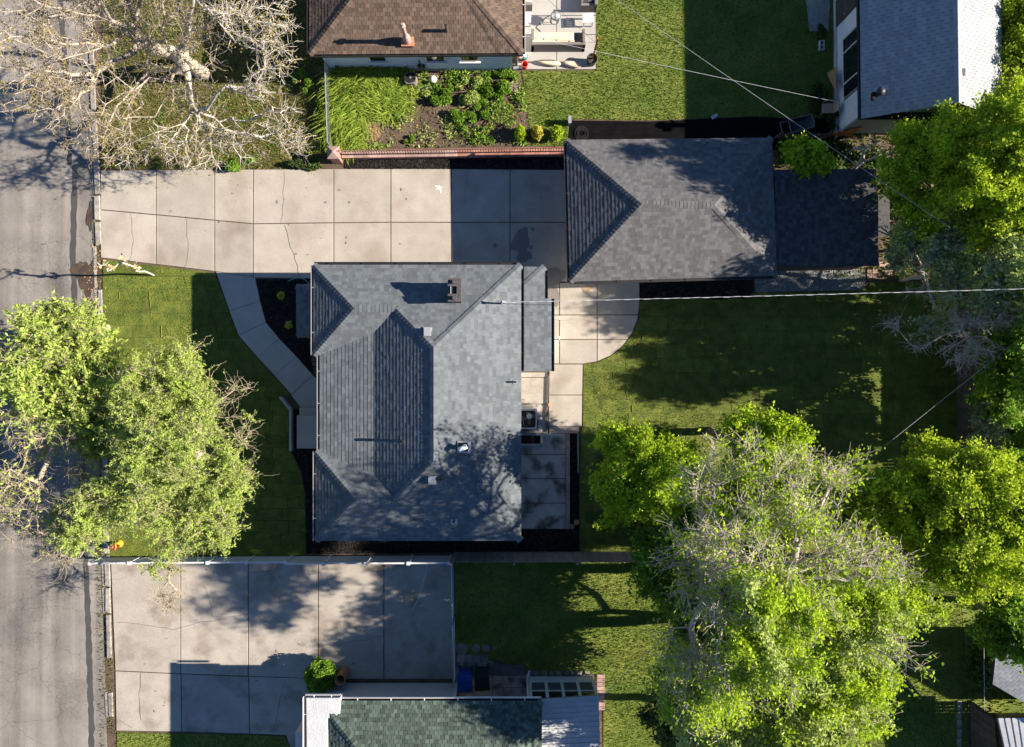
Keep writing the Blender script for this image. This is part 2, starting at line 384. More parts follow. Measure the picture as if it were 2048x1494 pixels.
def place_pieces(pieces, single, joined, material, parent, limit=300):
    """the largest `limit` pieces become objects of their own, the rest one part"""
    def score(q):
        c = sum((Vector(p) for p in q[1]), Vector()) / len(q[1]); f = 1 / (1 - c.z / H)
        inx = abs(c.x * f) < 22.0 and abs(c.y * f) < 16.0
        return (q[0] if inx else q[0] * .01)
    pieces = sorted(pieces, key=score, reverse=True)
    for a, V, F, t in pieces[:limit]: mesh_py(single, V, F, material, parent, t)
    rest = pieces[limit:]
    if rest:
        V = []; F = []; T = []
        for a, v, f, t in rest:
            n = len(V); V += v; F += [tuple(i + n for i in q) for q in f]; T += [t] * len(v)
        tag(mesh_py(joined, V, F, material, parent, T), kind='stuff')
def deck(name, faces, outline, ze, parent, material, drop=.16):
    """sheathing + fascia + soffit; faces list of lists of convex pieces, outline = eave polygon (Vectors)"""
    V = []; F = []
    for pcs in faces:
        for pc in pcs:
            n = len(V); q = ccw([(p.x, p.y) for p in pc]); pc = pc if (q[0] == (pc[0].x, pc[0].y)) else pc[::-1]
            V += pc; F.append(tuple(range(n, n + len(pc))))
    o = [Vector(p) for p in outline]
    if area2([(p.x, p.y) for p in o]) < 0: o = o[::-1]
    k = len(o); n = len(V); V += [Vector((p.x, p.y, p.z)) for p in o] + [Vector((p.x, p.y, p.z - drop)) for p in o]
    F += [(n + i, n + k + i, n + k + (i + 1) % k, n + (i + 1) % k) for i in range(k)] + [tuple(range(n + 2 * k - 1, n + k - 1, -1))]
    return mesh_py(name, V, F, material, parent)
def nrm(*p): return face_frame([Vector(q) for q in p])[0]
def gutter(A, B, out, parent, material, w=.11, edge=None, z=.02):
    """U-shaped gutter along A-B, `out` = outward unit (2D)"""
    A, B = Vector(A), Vector(B); o = Vector((out[0], out[1], 0)); d = (B - A); L = d.length; rz = math.atan2(d.y, d.x); m = (A + B) / 2
    mb = MB(); mb.box(m + o * (w / 2 + .004) + Vector((0, 0, -.11 + z)), (L, w, .01), rz)
    g = mb.build('gutter', material, parent)
    lip = MB(); lip.box(m + o * w + Vector((0, 0, -.05 + z)), (L, .022, .12), rz); lip.build('gutter_lip', edge or material, g)
    n = max(2, int(L / 1.2))
    hb = MB()
    for i in range(n): hb.box(A + d * ((i + .5) / n) + o * (w / 2) + Vector((0, 0, z)), (.03, w, .012), rz)
    tag(hb.build('gutter_hanger', edge or material, g), kind='stuff')
    return g
def walls(name, pts, z0, z1, material, parent): return MB().prism(pts, z0, z1).build(name, material, parent)
# ------------------------------------------------------------------ the ground and everything laid on it
RNG = np.random.default_rng(5)
def ground_poly(name, pts, z0, z1, material, label=None, kind='structure', parent=None):
    o = MB().prism([G(*p) for p in pts], z0, z1).build(name, material, parent)
    return tag(o, label, None, None, kind)
ground = mesh_py('ground', [(-400, -400, 0), (400, -400, 0), (400, 400, 0), (-400, 400, 0)], [(0, 1, 2, 3)], MT['soil'])
tag(ground, 'bare brown earth under the gardens and beds', kind='structure')
ground_poly('street', [(-330, -900), (160, -900), (183, 340), (190, 700), (214, 1494), (232, 2400), (-330, 2400)], -.05, .012, MT['asphalt'], 'cracked grey asphalt street along the left side')
street = bpy.data.objects['street']
def ribbon(name, pts, wpx, z, material, parent, seed=0, wob=2.0, th=.004):
    r = random.Random(seed); L = []; R = []; q = []
    for i in range(len(pts) - 1):
        (x0, y0), (x1, y1) = pts[i], pts[i + 1]; n = max(1, int(math.hypot(x1 - x0, y1 - y0) / 12))
        q += [(x0 + (x1 - x0) * k / n, y0 + (y1 - y0) * k / n) for k in range(n)]
    q.append(pts[-1])
    for i, (x, y) in enumerate(q):
        a, b = q[max(0, i - 1)], q[min(len(q) - 1, i + 1)]; dx, dy = b[0] - a[0], b[1] - a[1]; l = math.hypot(dx, dy) or 1
        w = wpx / 2 * r.uniform(.75, 1.25); j = r.uniform(-wob, wob)
        x += -dy / l * j * .5; y += dx / l * j * .5
        L.append((x - dy / l * w, y + dx / l * w)); R.append((x + dy / l * w, y - dx / l * w))
    V = [P(a, b, z) for a, b in L] + [P(a, b, z) for a, b in R]; n = len(q)
    V += [Vector((v.x, v.y, z - th)) for v in V]
    F = [(i, i + 1, n + i + 1, n + i) for i in range(n - 1)]
    return mesh_py(name, V[:2 * n], F, material, parent)
ribbon('tar_seam', [(150, 330), (146, 500), (150, 640), (158, 800), (166, 1000), (172, 1130), (178, 1300), (184, 1494), (190, 1700)], 11, .018, MT['tar'], street, 3)
ribbon('tar_patch', [(112, -100), (130, 120), (140, 330)], 9, .018, MT['tar'], street, 4)
def blob(name, cx, cy, rx, ry, z, material, parent, seed, n=26, rough=.35):
    r = random.Random(seed); ph = [r.uniform(0, 6.28) for _ in range(6)]; pts = []
    for i in range(n):
        a = 2 * math.pi * i / n; k = 1 + rough * (math.sin(2 * a + ph[0]) * .5 + math.sin(3 * a + ph[1]) * .4 + math.sin(5 * a + ph[2]) * .3 + math.sin(7 * a + ph[3]) * .25)
        pts.append(P(cx + rx * k * math.cos(a), cy + ry * k * math.sin(a), z))
    return mesh_py(name, pts[::-1], [tuple(range(n))], material, parent)
for i, (x, y, a, b) in enumerate([(178, 555, 20, 36), (183, 628, 14, 30), (160, 540, 14, 20), (188, 850, 10, 26), (196, 1000, 9, 36), (199, 1090, 9, 30), (182, 430, 8, 30), (186, 720, 12, 40)]):
    blob('damp_dirt', x, y, a, b, .022 + .002 * i, MT['wet_dirt'], street, i + 11)

# kerb: short lengths of worn concrete with weeds between street and lots
kerb = tag(bpy.data.objects.new('kerb', None), 'worn broken concrete kerb between street and driveways', kind='structure'); COL.objects.link(kerb)
rk = random.Random(8); y = -260
while y < 1760:
    ln = rk.uniform(48, 92); x0 = 190 + (y - 340) * .026 if y > 340 else 190 + (y - 340) * .05
    x1 = 190 + (y + ln - 340) * .026 if y > 340 else 190 + (y + ln - 340) * .05
    j0, j1, w0_ = rk.uniform(-1.6, 1.2), rk.uniform(-1.6, 1.2), rk.uniform(8.5, 11)
    if rk.random() < .88: MB().prism([G(x0 + j0, y + rk.uniform(0, 2)), G(x0 + w0_, y), G(x1 + w0_, y + ln - rk.uniform(1, 5)), G(x1 + j1, y + ln - rk.uniform(1, 6))], 0, .09 + rk.uniform(-.03, .012), .015).build('kerb_stone', MT['curb'], kerb)
    if rk.random() < .75: MB().prism([G(x0 - 7, y), G(x0 - 1.5, y), G(x1 - 1.5, y + ln - 3), G(x1 - 6, y + ln - 3)], 0, .035).build('gutter_stone', MT['curb'], kerb)
    y += ln

# concrete ----------------------------------------------------------
def slabs(parent, poly, xs, ys, z, material, gap=1.0, name='slab', seed=0):
    """xs: list of x or (xtop,xbottom) joints, ys: list of y; clips a pixel polygon into cells"""
    r = random.Random(seed); poly = ccw([(a, b) for a, b in poly])
    for i in range(len(xs) - 1):
        for j in range(len(ys) - 1):
            x0, x1, y0, y1 = xs[i], xs[i + 1], ys[j], ys[j + 1]
            c = clip_convex(poly, ccw([(x0 + gap, y0 + gap), (x1 - gap, y0 + gap), (x1 - gap, y1 - gap), (x0 + gap, y1 - gap)]))
            if len(c) >= 3 and abs(area2(c)) > 60:
                MB().prism([G(*p) for p in c], -.06, z + r.uniform(-.004, .004), .006).build(name, material, parent)
def quads(parent, qs, z, material, name='slab', gap=.9):
    for k, q in enumerate(qs):
        cx = sum(p[0] for p in q) / len(q); cy = sum(p[1] for p in q) / len(q)
        q2 = [(p[0] + (gap if p[0] < cx else -gap), p[1] + (gap if p[1] < cy else -gap)) for p in q]
        MB().prism([G(*p) for p in q2], -.06, z + .003 * (k % 2), .006).build(name, material, parent)
def setting(name, label): o = bpy.data.objects.new(name, None); COL.objects.link(o); return tag(o, label, kind='structure')

driveway = setting('driveway', 'long pale concrete driveway leading from the street to the grey garage')
cx = [202, 313, 430, 507, 668, 782, 903, 1020, 1137]
top = [341, 340, 339, 339, 338, 338, 338, 339, 340]; mid = [420, 430, 441, 448, 446, 445, 445, 445, 445]; bot = [516, 529, 543, 556, 558, 560, 560, 562, 564]
quads(driveway, [[(cx[i], top[i]), (cx[i + 1], top[i + 1]), (cx[i + 1], mid[i + 1]), (cx[i], mid[i])] for i in range(8)] +
      [[(cx[i], mid[i]), (cx[i + 1], mid[i + 1]), (cx[i + 1], bot[i + 1]), (cx[i], bot[i])] for i in range(8)], .05, MT['concrete'])
quads(driveway, [[(1137, 340), (1240, 340), (1240, 445), (1137, 445)], [(1137, 445), (1240, 445), (1240, 563), (1137, 563)]], .05, MT['concrete'])
def crack(pts, parent, z=.0585, w=1.0, m='crack', seed=1): return ribbon('crack', pts, w * .55, z, MT[m], parent, seed, 3.5)
crack([(570, 450), (577, 480), (590, 520), (600, 556)], driveway, w=1.6)
crack([(569, 342), (566, 400), (562, 445)], driveway, w=.8); crack([(372, 432), (376, 500), (370, 535)], driveway, w=.8)
crack([(935, 342), (930, 385), (930, 410)], driveway, w=.9); crack([(262, 425), (266, 480), (260, 520)], driveway, w=.7)
for i, (x, y, a, b) in enumerate([(1042, 482, 17, 26), (1048, 512, 14, 14), (990, 491, 4, 4), (1065, 458, 4, 4), (1062, 495, 4, 5), (1100, 555, 24, 22), (1112, 548, 20, 12)]):
    blob('damp_stain', x, y, a, b, .0595 + .001 * i, MT['wet'], driveway, i + 40, rough=.25)
rs_ = random.Random(31)
for i in range(30):
    x, y = rs_.choice(((rs_.uniform(215, 1120), rs_.uniform(350, 540)), (rs_.uniform(430, 900), rs_.gauss(400, 12)), (rs_.uniform(430, 900), rs_.gauss(500, 12)))); s_ = rs_.uniform(.6, 2.6)
    if y < 345 or y > 515: continue
    blob('oil_spot', x, y, s_, s_ * rs_.uniform(.6, 1.6), .064 + .0004 * i, MT['spot'], driveway, i + 300, n=9)
blob('paint_splash', 878, 375, 7, 3, .0605, MT['white_mark'], driveway, 77, rough=.8); blob('paint_splash', 881, 381, 2, 5, .0615, MT['white_mark'], driveway, 78, rough=.6)
blob('rust_stain', 1174, 578, 9, 7, .0625, MT['rust'], driveway, 81)

patio = setting('back_patio', 'round cornered concrete patio behind the main house')
slabs(patio, [(1094, 566), (1278, 566), (1278, 612), (1274, 640), (1262, 668), (1244, 692), (1222, 710), (1195, 722), (1165, 727), (1094, 727)],
      [1060, 1119, 1194, 1320], [540, 630, 679, 760], .05, MT['concrete'], .8, seed=3)
crack([(1094, 640), (1190, 641)], patio, w=.6)
blob('damp_stain', 1105, 590, 12, 26, .060, MT['wet'], patio, 91)
walk_back = setting('back_walk', 'tan concrete walk slabs along the back of the main house')
slabs(walk_back, [(1099, 729), (1165, 729), (1163, 852), (1097, 852)], [1090, 1170], [720, 790, 860], .045, MT['concrete'], .7)
slabs(walk_back, [(1020, 745), (1096, 745), (1096, 866), (1020, 866)], [1010, 1096], [740, 755, 808, 870], .03, MT['concrete_old'], .7)
slabs(walk_back, [(1098, 853), (1157, 853), (1157, 866), (1098, 866)], [1090, 1160], [850, 868], .03, MT['concrete_old'], .5)
patio_s = setting('side_patio', 'mottled damp concrete slabs beside the southeast wall of the main house')
slabs(patio_s, [(1010, 867), (1131, 867), (1131, 1057), (1010, 1057)], [1005, 1132], [862, 909, 957, 1006, 1060], .03, MT['concrete_mottled'], .8)
# low pink stone edging of the planter
edging = thing('stone_edging', P(1135, 960), 'low pinkish stone planter wall beside the mottled side patio', 'edging')
y = 867
while y < 1054:
    ln = rk.uniform(7, 20); MB().prism([G(1131.5, y), G(1139, y), G(1139, y + ln - .7), G(1131.5, y + ln - .7)], 0, .22 + rk.uniform(-.02, .02), .012).build('stone', MT['pink_stone'], edging); y += ln
timber = thing('timber_edging', P(1155, 900), 'thin grey board edging between black mulch and back lawn', 'edging')
MB().prism([G(1154, 866), G(1157, 866), G(1158, 945), G(1155, 945)], 0, .14, .01).build('board', MT['wood_grey'], timber)
MB().prism([G(1131, 861), G(1157, 860), G(1157, 866), G(1131, 866)], 0, .16, .01).build('end_board', MT['pink_stone'], timber)

walk = setting('front_walk', 'curving grey concrete walk from the driveway to the front porch')
lft = [(432.6, 543), (459.5, 622), (477.5, 670), (515, 714), (549, 750), (583, 789)]; rgt = [(511, 556), (521, 602), (532.5, 645), (559, 677), (593.5, 712.5), (626.5, 750)]
quads(walk, [[lft[i], rgt[i], rgt[i + 1], lft[i + 1]] for i in range(5)], .045, MT['concrete_walk'], gap=.35)
quads(walk, [[(584, 790), (627, 751), (646, 766), (646, 815), (603, 815)]], .12, MT['concrete_walk'], gap=.2)
porch = thing('porch', P(620, 865), 'grey concrete front porch slab with one step', 'porch')
MB().prism([G(602, 815), G(650, 815), G(650, 830), G(602, 830)], 0, .24, .012).build('step', MT['concrete_walk'], porch)
MB().prism([G(599, 830), G(650, 830), G(650, 895), G(599, 895)], 0, .40, .012).build('landing', MT['concrete_walk'], porch)
curb_w = thing('garden_kerb', P(583, 850), 'bent grey concrete garden kerb between front lawn and porch', 'edging')
MB().prism([G(562, 795), G(566, 792), G(587, 818), G(587, 901), G(582.5, 901), G(582.5, 820)], 0, .30, .015).build('kerb_body', MT['concrete_walk'], curb_w)
flag = thing('flagstone_strip', P(633, 740), 'narrow strip of dark flagstones against the front wall', 'flagstones')
y = 682
while y < 768:
    ln = rk.uniform(6, 12); xo = 619 + (y - 682) * .14
    MB().prism([G(xo, y), G(xo + 9 + rk.uniform(-1, 2), y + 1), G(xo + 9, y + ln - 1), G(xo + .6, y + ln - .8)], 0, .06, .01).build('stone', MT['wood_dark'], flag); y += ln

drive_s = setting('neighbour_driveway', 'wide stained concrete driveway of the green roofed house')
xs = [224, 362, 497, 637, 768, 908]
tp = [1121] * 6; md = [1341, 1347, 1352, 1357, 1358, 1358]; bt = [1461, 1463, 1467, 1470, 1470, 1470]
quads(drive_s, [[(xs[i] if i else 222, tp[i]), (xs[i + 1], tp[i]), (xs[i + 1], md[i + 1]), (xs[i] if i else 231, md[i])] for i in range(5)], .04, MT['concrete_old'])
quads(drive_s, [[(231, 1341), (363, 1347), (364, 1463), (233, 1461)], [(363, 1347), (498, 1352), (500, 1467), (364, 1463)], [(498, 1352), (660, 1357), (660, 1600), (590, 1520), (572, 1470), (500, 1467)]], .04, MT['concrete_old'])
for k, c in enumerate([[(235, 1244), (290, 1250), (345, 1258), (400, 1245), (496, 1228)], [(640, 1300), (700, 1285), (768, 1272), (765, 1310), (770, 1340)], [(768, 1272), (766, 1230), (765, 1180)],
                       [(282, 1346), (278, 1400), (281, 1440)], [(570, 1358), (555, 1420), (548, 1465)], [(240, 1440), (265, 1455)], [(408, 1170), (425, 1215)]]):
    crack(c, drive_s, z=.0490, w=1.1, seed=k)
for k, c in enumerate([[(857, 1125), (848, 1160), (838, 1195), (824, 1220)], [(640, 1240), (700, 1233), (765, 1232), (800, 1226), (824, 1220), (850, 1236)], [(767, 1235), (769, 1275)]]):
    crack(c, drive_s, z=.0495, w=1.3, m='concrete_walk' if k else 'white_mark', seed=k + 20)
pad_s = setting('side_paving', 'dark concrete paving between the bins and the sunroom')
slabs(pad_s, [(912, 1322), (985, 1322), (1060, 1350), (1060, 1450), (912, 1450)], [905, 985, 1006, 1065], [1315, 1375, 1460], .03, MT['concrete_mottled'], .6)
pad_n = setting('terrace', 'pale concrete terrace beside the brown roofed house')
slabs(pad_n, [(1035, -120), (1191, -120), (1191, 139), (1035, 139)], [1030, 1113, 1194], [-130, -50, 32, 70, 145], .05, MT['concrete_walk'], .6)
pad_ne = setting('door_slab', 'small concrete slab by the door of the white stucco house')
quads(pad_ne, [[(1600, -40), (1662, -40), (1657, 64), (1617, 64), (1612, 10)]], .05, MT['concrete_walk'])

# beds ------------------------------------------------------------------
def chips(name, polys, dens, size, material, z, label, seed, flat=.5, parent=None):
    r = np.random.default_rng(seed); P2 = np.concatenate([scatter([G(*p) for p in q], dens, r) for q in polys]); n = len(P2)
    s = r.uniform(size[0], size[1], n); c = np.c_[P2, z + s * flat * .4]
    base = np.array([[-1, -1, -.4], [1, -1, -.4], [1, 1, -.4], [-1, 1, -.4], [0, 0, .9], [.3, -.2, .6]], float)[:5]
    sc = np.stack([s * r.uniform(.5, 1.2, n), s * r.uniform(.3, .7, n), s * flat * r.uniform(.6, 1.2, n)], 1); a = r.uniform(0, 6.28, n)
    b = base[None] * sc[:, None]; b += r.normal(0, .12, b.shape) * s[:, None, None]
    x = b[..., 0] * np.cos(a)[:, None] - b[..., 1] * np.sin(a)[:, None]; y = b[..., 0] * np.sin(a)[:, None] + b[..., 1] * np.cos(a)[:, None]
    V = (np.stack([x, y, b[..., 2]], -1) + c[:, None]).reshape(-1, 3)
    F = np.array([[0, 1, 4], [1, 2, 4], [2, 3, 4], [3, 0, 4]])[None] + (np.arange(n) * 5)[:, None, None]
    o = mesh_fast(name, V, F.reshape(-1, 3), material, parent, np.repeat(r.random(n), 5)); return tag(o, label, kind='stuff')
for i in range(36):
    x, y = rs_.uniform(240, 900), rs_.uniform(1135, 1450); s_ = rs_.uniform(.6, 3.0)
    if x > 640 and y > 1350 or abs(y - 1348) < 8: continue
    blob('oil_spot', x, y, s_, s_ * rs_.uniform(.5, 1.6), .050 + .0004 * i, MT['spot'], drive_s, i + 400, n=9)
front_bed = [(513, 559), (660, 559), (660, 765), (640, 762), (626.5, 751), (593.5, 713), (559, 678), (532.5, 646), (521, 603)]
side_bed = [(588, 818), (598, 818), (598, 897), (660, 897), (660, 1060), (905, 1060), (1158, 1058), (1158, 1102), (905, 1104), (614, 1109), (612, 990), (604, 945), (584, 903), (588, 900)]
plant_bed = [(1140, 868), (1154, 868), (1158, 950), (1158, 1059), (1140, 1059)]
north_bed = [(690, 316), (1140, 313), (1140, 338), (690, 337)]
garage_bed = [(1279, 560), (1505, 552), (1506, 584), (1490, 597), (1465, 593), (1440, 599), (1400, 596), (1370, 594), (1330, 600), (1300, 597), (1279, 602)]
mulch_polys = [front_bed, side_bed, plant_bed, north_bed, garage_bed]
for nm, lb, q in zip(('front', 'side', 'planter', 'driveway', 'garage'),
                     ('black mulch bed in front of the bay window', 'black mulch strip along the south wall and fence', 'black mulch strip in the stone edged planter', 'black mulch strip between red wall and driveway', 'black mulch bed below the garage wall'), mulch_polys):
    ground_poly('mulch_bed', q, -.02, .03, MT['mulch'], lb)
chips('mulch_chips', mulch_polys, 420, (.02, .055), MT['mulch'], .03, 'loose black bark chips covering the mulch beds', 2)
chips('pale_debris', mulch_polys + [[(1140, 600), (1900, 600), (1900, 1080), (1165, 1080)]], 1.3, (.012, .022), MT['straw'], .05, 'tiny pale specks of debris on mulch and lawn', 3)
gravel_poly = [(1506, 540), (1660, 534), (1716, 536), (1728, 546), (1731, 562), (1728, 578), (1700, 580), (1600, 582), (1512, 584)]
ground_poly('gravel_bed', gravel_poly, -.02, .03, MT['gravel'], 'rounded patch of grey gravel below the dark shed roof')
chips('gravel', [gravel_poly], 1500, (.02, .04), MT['gravel'], .03, 'loose grey pebbles of the gravel patch', 4, .8)
garden = [(664, 138), (1040, 138), (1052, 200), (1062, 292), (668, 296)]
ground_poly('garden_soil', garden, -.02, .028, MT['soil'], 'bare brown soil of the weedy garden bed')
chips('soil_clods', [garden], 60, (.02, .06), MT['soil'], .03, 'crumbly brown clods in the garden bed', 6, .6)

# lawns ------------------------------------------------------------------
def lawn_sod(name, poly, label, rot, sx, sy, seed):
    """new lawn of separate sod rolls"""
    o = setting(name, label); pw = ccw([G(*p) for p in poly]); r = random.Random(seed)
    xs = [p[0] for p in pw]; ys = [p[1] for p in pw]; y = min(ys); k = 0
    while y < max(ys):
        x = min(xs) - r.uniform(0, sx)
        while x < max(xs):
            l = sx * r.uniform(.92, 1.06); g = .007
            c = clip_convex(pw, [(x + g, y + g), (x + l - g, y + g), (x + l - g, y + sy - g), (x + g, y + sy - g)])
            if len(c) >= 3 and abs(area2(c)) > .015:
                MB().prism(c, -.02, .035 + r.uniform(-.007, .007)).build('sod_roll', MT['sod'], o)
                if r.random() < .45:
                    y0, y1 = sorted((y + sy * r.random(), y + sy * r.random())); q = clip_convex(pw, [(x + l - .009, y0), (x + l + .009, y0), (x + l + .008, y1), (x + l - .010, y1)])
                    if len(q) >= 3: MB().prism(q, .0, .062).build('dry_edge', MT['dry_grass'], o)
                if r.random() < .3:
                    x0 = x + l * r.random() * .6; q = clip_convex(pw, [(x0, y - .006), (x0 + l * .4, y - .008), (x0 + l * .4, y + .008), (x0, y + .006)])
                    if len(q) >= 3: MB().prism(q, .0, .058).build('dry_edge', MT['dry_grass'], o)
            x += l
        y += sy; k += 1
    return o
front_lawn = [(206, 519), (430, 546), (458, 623), (476, 671), (514, 716), (548, 752), (580, 788), (561, 794), (581, 821), (581, 902), (602, 945), (610, 990), (612, 1110), (213, 1114)]
back_lawn = [(1278, 604), (1300, 599), (1330, 602), (1370, 596), (1400, 598), (1440, 601), (1465, 595), (1490, 599), (1508, 586), (1600, 584), (1700, 582), (1732, 578), (1740, 566), (1915, 560), (1915, 1100), (1160, 1103),
             (1160, 866), (1166, 852), (1167, 729), (1197, 724), (1224, 711), (1246, 693), (1264, 669), (1276, 641)]
lawn_sod('front_lawn', front_lawn, 'newly laid striped sod lawn in front of the main house', 0, 1.25, .53, 1)
lawn_sod('back_lawn', back_lawn, 'newly laid sod lawn behind the main house', 0, 1.45, .60, 2)
north_lawn = [(1044, 142), (1192, 142), (1193, -500), (1661, -500), (1668, 262), (1650, 236), (1590, 236), (1500, 232), (1420, 236), (1300, 241), (1140, 238), (1133, 292), (1064, 292), (1052, 200)]
nw_lawn = [(208, -500), (655, -500), (660, 140), (662, 300), (640, 338), (205, 338)]
south_lawn = [(911, 1121), (1260, 1108), (1915, 1108), (1938, 1494), (1938, 2200), (1207, 2200), (1207, 1348), (1060, 1346), (988, 1318), (911, 1318)]
strip_lawn = [(235, 1464), (498, 1470), (570, 1473), (590, 1524), (640, 1600), (640, 2200), (245, 2200)]
east_ground = [(1917, 250), (3200, 250), (3200, 2200), (1942, 2200), (1940, 1494), (1917, 1108)]
back_corner = [(1548, 270), (1915, 270), (1915, 556), (1740, 562), (1548, 530)]
for q, lb in (([(-9000, -9000), (-335, -9000), (-335, 9000), (-9000, 9000)], 'grassy ground beyond the far side of the street'), ([(240, -9000), (9000, -9000), (9000, -520), (210, -520)], 'grassy ground beyond the northern houses'),
              ([(250, 2210), (9000, 2210), (9000, 9000), (250, 9000)], 'grassy ground beyond the southern house'), ([(3210, -510), (9000, -510), (9000, 2200), (3210, 2200)], 'grassy ground beyond the eastern yards')):
    ground_poly('far_ground', q, -.02, .015, MT['turf_olive'], lb)
ground_poly('north_lawn', north_lawn, -.02, .03, MT['turf'], 'established patchy lawn behind the brown roofed house')
ground_poly('street_lawn', nw_lawn, -.02, .03, MT['turf_olive'], 'rough olive lawn under the bare pale tree')
ground_poly('south_lawn', south_lawn, -.02, .03, MT['turf'], 'lush lawn behind the green roofed house')
ground_poly('verge_lawn', strip_lawn, -.02, .03, MT['turf'], 'small green lawn at the bottom edge beside the neighbour driveway')
ground_poly('east_yard', east_ground, -.02, .02, MT['turf'], 'shaded overgrown yard beyond the east fence')
ground_poly('back_corner', back_corner, -.02, .02, MT['soil'], 'shaded dirt corner behind the garage')
ground_poly('weed_fabric', [(1133, 241), (1300, 243), (1420, 238), (1500, 234), (1590, 238), (1648, 238), (1662, 270), (1700, 276), (1548, 300), (1137, 300)], -.02, .024, MT['fabric_black'], 'black weed barrier sheet north of the garage')

def blades(name, polys, dens, h, w, material, label, seed, lean=.5, z=.03, clump=.0, kind='stuff', parent=None):
    r = np.random.default_rng(seed); P2 = np.concatenate([scatter([G(*p) for p in q], dens, r) for q in polys]); n = len(P2)
    patch = .5 + .5 * np.sin(P2[:, 0] * 1.7 + 2 * np.sin(P2[:, 1] * .9)) * np.sin(P2[:, 1] * 1.3 + P2[:, 0] * .45)
    hh = r.uniform(h[0], h[1], n) * (1 + clump * patch); a = r.uniform(0, 6.28, n); b = r.uniform(0, 6.28, n)
    d = np.stack([np.cos(a), np.sin(a)], 1) * (w * r.uniform(.6, 1.4, n) / 2)[:, None]
    tip = np.stack([np.cos(b), np.sin(b)], 1) * (hh * lean * r.uniform(.2, 1.2, n))[:, None]
    V = np.stack([np.c_[P2 - d, np.full(n, z)], np.c_[P2 + d, np.full(n, z)], np.c_[P2 + tip, z + hh]], 1).reshape(-1, 3)
    t = np.clip(.45 * r.random(n) + .35 * patch + .2 * r.random(n), 0, 1)
    o = mesh_fast(name, V, np.arange(n * 3).reshape(-1, 3), material, parent, np.repeat(t, 3)); return tag(o, label, kind=kind)
blades('front_grass', [front_lawn], 520, (.02, .05), .03, MT['blade'], 'short dense grass of the new front lawn', 21)
blades('back_grass', [back_lawn], 420, (.02, .05), .034, MT['blade'], 'short dense grass of the new back lawn', 22)
blades('north_grass', [north_lawn], 460, (.03, .08), .030, MT['blade'], 'uneven tufty grass of the north lawn', 23, .8, .03, .5)
blades('street_grass', [nw_lawn], 420, (.03, .09), .035, MT['blade_olive'], 'rough grass below the pale tree', 24, .8, .03, .5)
blades('south_grass', [south_lawn], 380, (.04, .09), .032, MT['blade'], 'lush grass behind the green roofed house', 25, .8, .03, .5)
blades('verge_grass', [strip_lawn], 420, (.03, .08), .04, MT['blade'], 'grass of the small verge lawn', 26, .6)
blades('yard_grass', [[(1917, 560), (2300, 560), (2300, 1494), (1940, 1494), (1917, 1108)], back_corner], 60, (.06, .2), .08, MT['blade'], 'weedy growth in the shaded east yards', 27, .8)
blades('driveway_litter', [[(205, 342), (660, 340), (660, 375), (430, 385), (205, 400)], [(60, 150), (200, 150), (200, 340), (120, 340)]], 7, (.01, .02), .06, MT['leaf_bud'], 'fallen buds littering driveway and street under the pale trees', 34, 2.5, .056)
blades('lawn_litter', [front_lawn, back_lawn, north_lawn], 3.0, (.01, .02), .05, MT['leaf_dry'], 'sparse tan leaves and straw lying on the lawns', 35, 2.5, .06)
blades('kerb_weeds', [[(194, 1120), (203, 1120), (212, 1494), (203, 1494)], [(205, 1120), (222, 1120), (232, 1470), (216, 1470)], [(186, 340), (204, 340), (206, 900), (194, 900)]], 160, (.04, .10), .04, MT['blade_olive'], 'yellowish weeds growing along the kerb', 28, .9, .02)
blades('straw_litter', [nw_lawn, [(165, 520), (205, 520), (205, 660), (168, 660)], [(184, 300), (204, 300), (204, 1100), (190, 1100)]], 40, (.01, .03), .07, MT['leaf_dry'], 'scattered dry leaves on street edge and rough lawn', 29, 2.2, .035)
# ------------------------------------------------------------------ main house
def V3(x, y, z): return Vector((x, y, z))
house = thing('house', (-3.6, -1.1, 0), 'main house with blue grey shingled cross hip roof in the centre', 'house')
ze, sl = 3.08, .445
xw, xw2, xi, xe, yn, ys = -7.78, -7.70, -7.545, .354, 4.26, -6.56
run = 3.274; xr = xe - run; zr = ze + sl * run; yrn, yrs = yn - run, ys + run
wy0, hwn = .727, (yn - .727) / 2; wyr = yn - hwn; zwn = ze + sl * hwn
sy0, hws = -3.065, (-3.065 - ys) / 2; syr = ys + hws; zws = ze + sl * hws
xb = -5.35; zb = zr - (xr - xb) * sl
xen = xr - (zr - zwn) / sl; xes = xr - (zr - zws) / sl
vbn = wyr - (zwn - zb) / sl; vbs = syr + (zws - zb) / sl
NW, NE, SE, SW = V3(xw, yn, ze), V3(xe, yn, ze), V3(xe, ys, ze), V3(xw2, ys, ze)
RN, RS = V3(xr, yrn, zr), V3(xr, yrs, zr)
WNw, WNe = V3(xw + hwn, wyr, zwn), V3(xen, wyr, zwn); WSw, WSe = V3(xw2 + hws, syr, zws), V3(xes, syr, zws)
Wn0, Wn1 = V3(xw, wy0, ze), V3(xi, wy0, ze); Ws0, Ws1 = V3(xw2, sy0, ze), V3(xi, sy0, ze)
Bn, Bs = V3(xb, vbn, zb), V3(xb, vbs, zb)
Ncut = V3(xen, yn, ze); Scut = V3(xes, ys, ze)
faces = [[[NW, Ncut, WNe, WNw], [Ncut, NE, RN, WNe]], [[SW, WSw, WSe, Scut], [Scut, WSe, RS, SE]], [[NE, SE, RS, RN]],
         [[NW, WNw, Wn0]], [[Wn0, WNw, WNe, Bn, Wn1]], [[SW, Ws0, WSw]], [[Ws0, Ws1, Bs, WSe, WSw]],
         [[RN, RS, WSe, Bs, Bn, WNe]], [[Bn, Bs, Ws1, Wn1]]]
outl = [NW, NE, SE, SW, Ws0, Ws1, Wn1, Wn0]
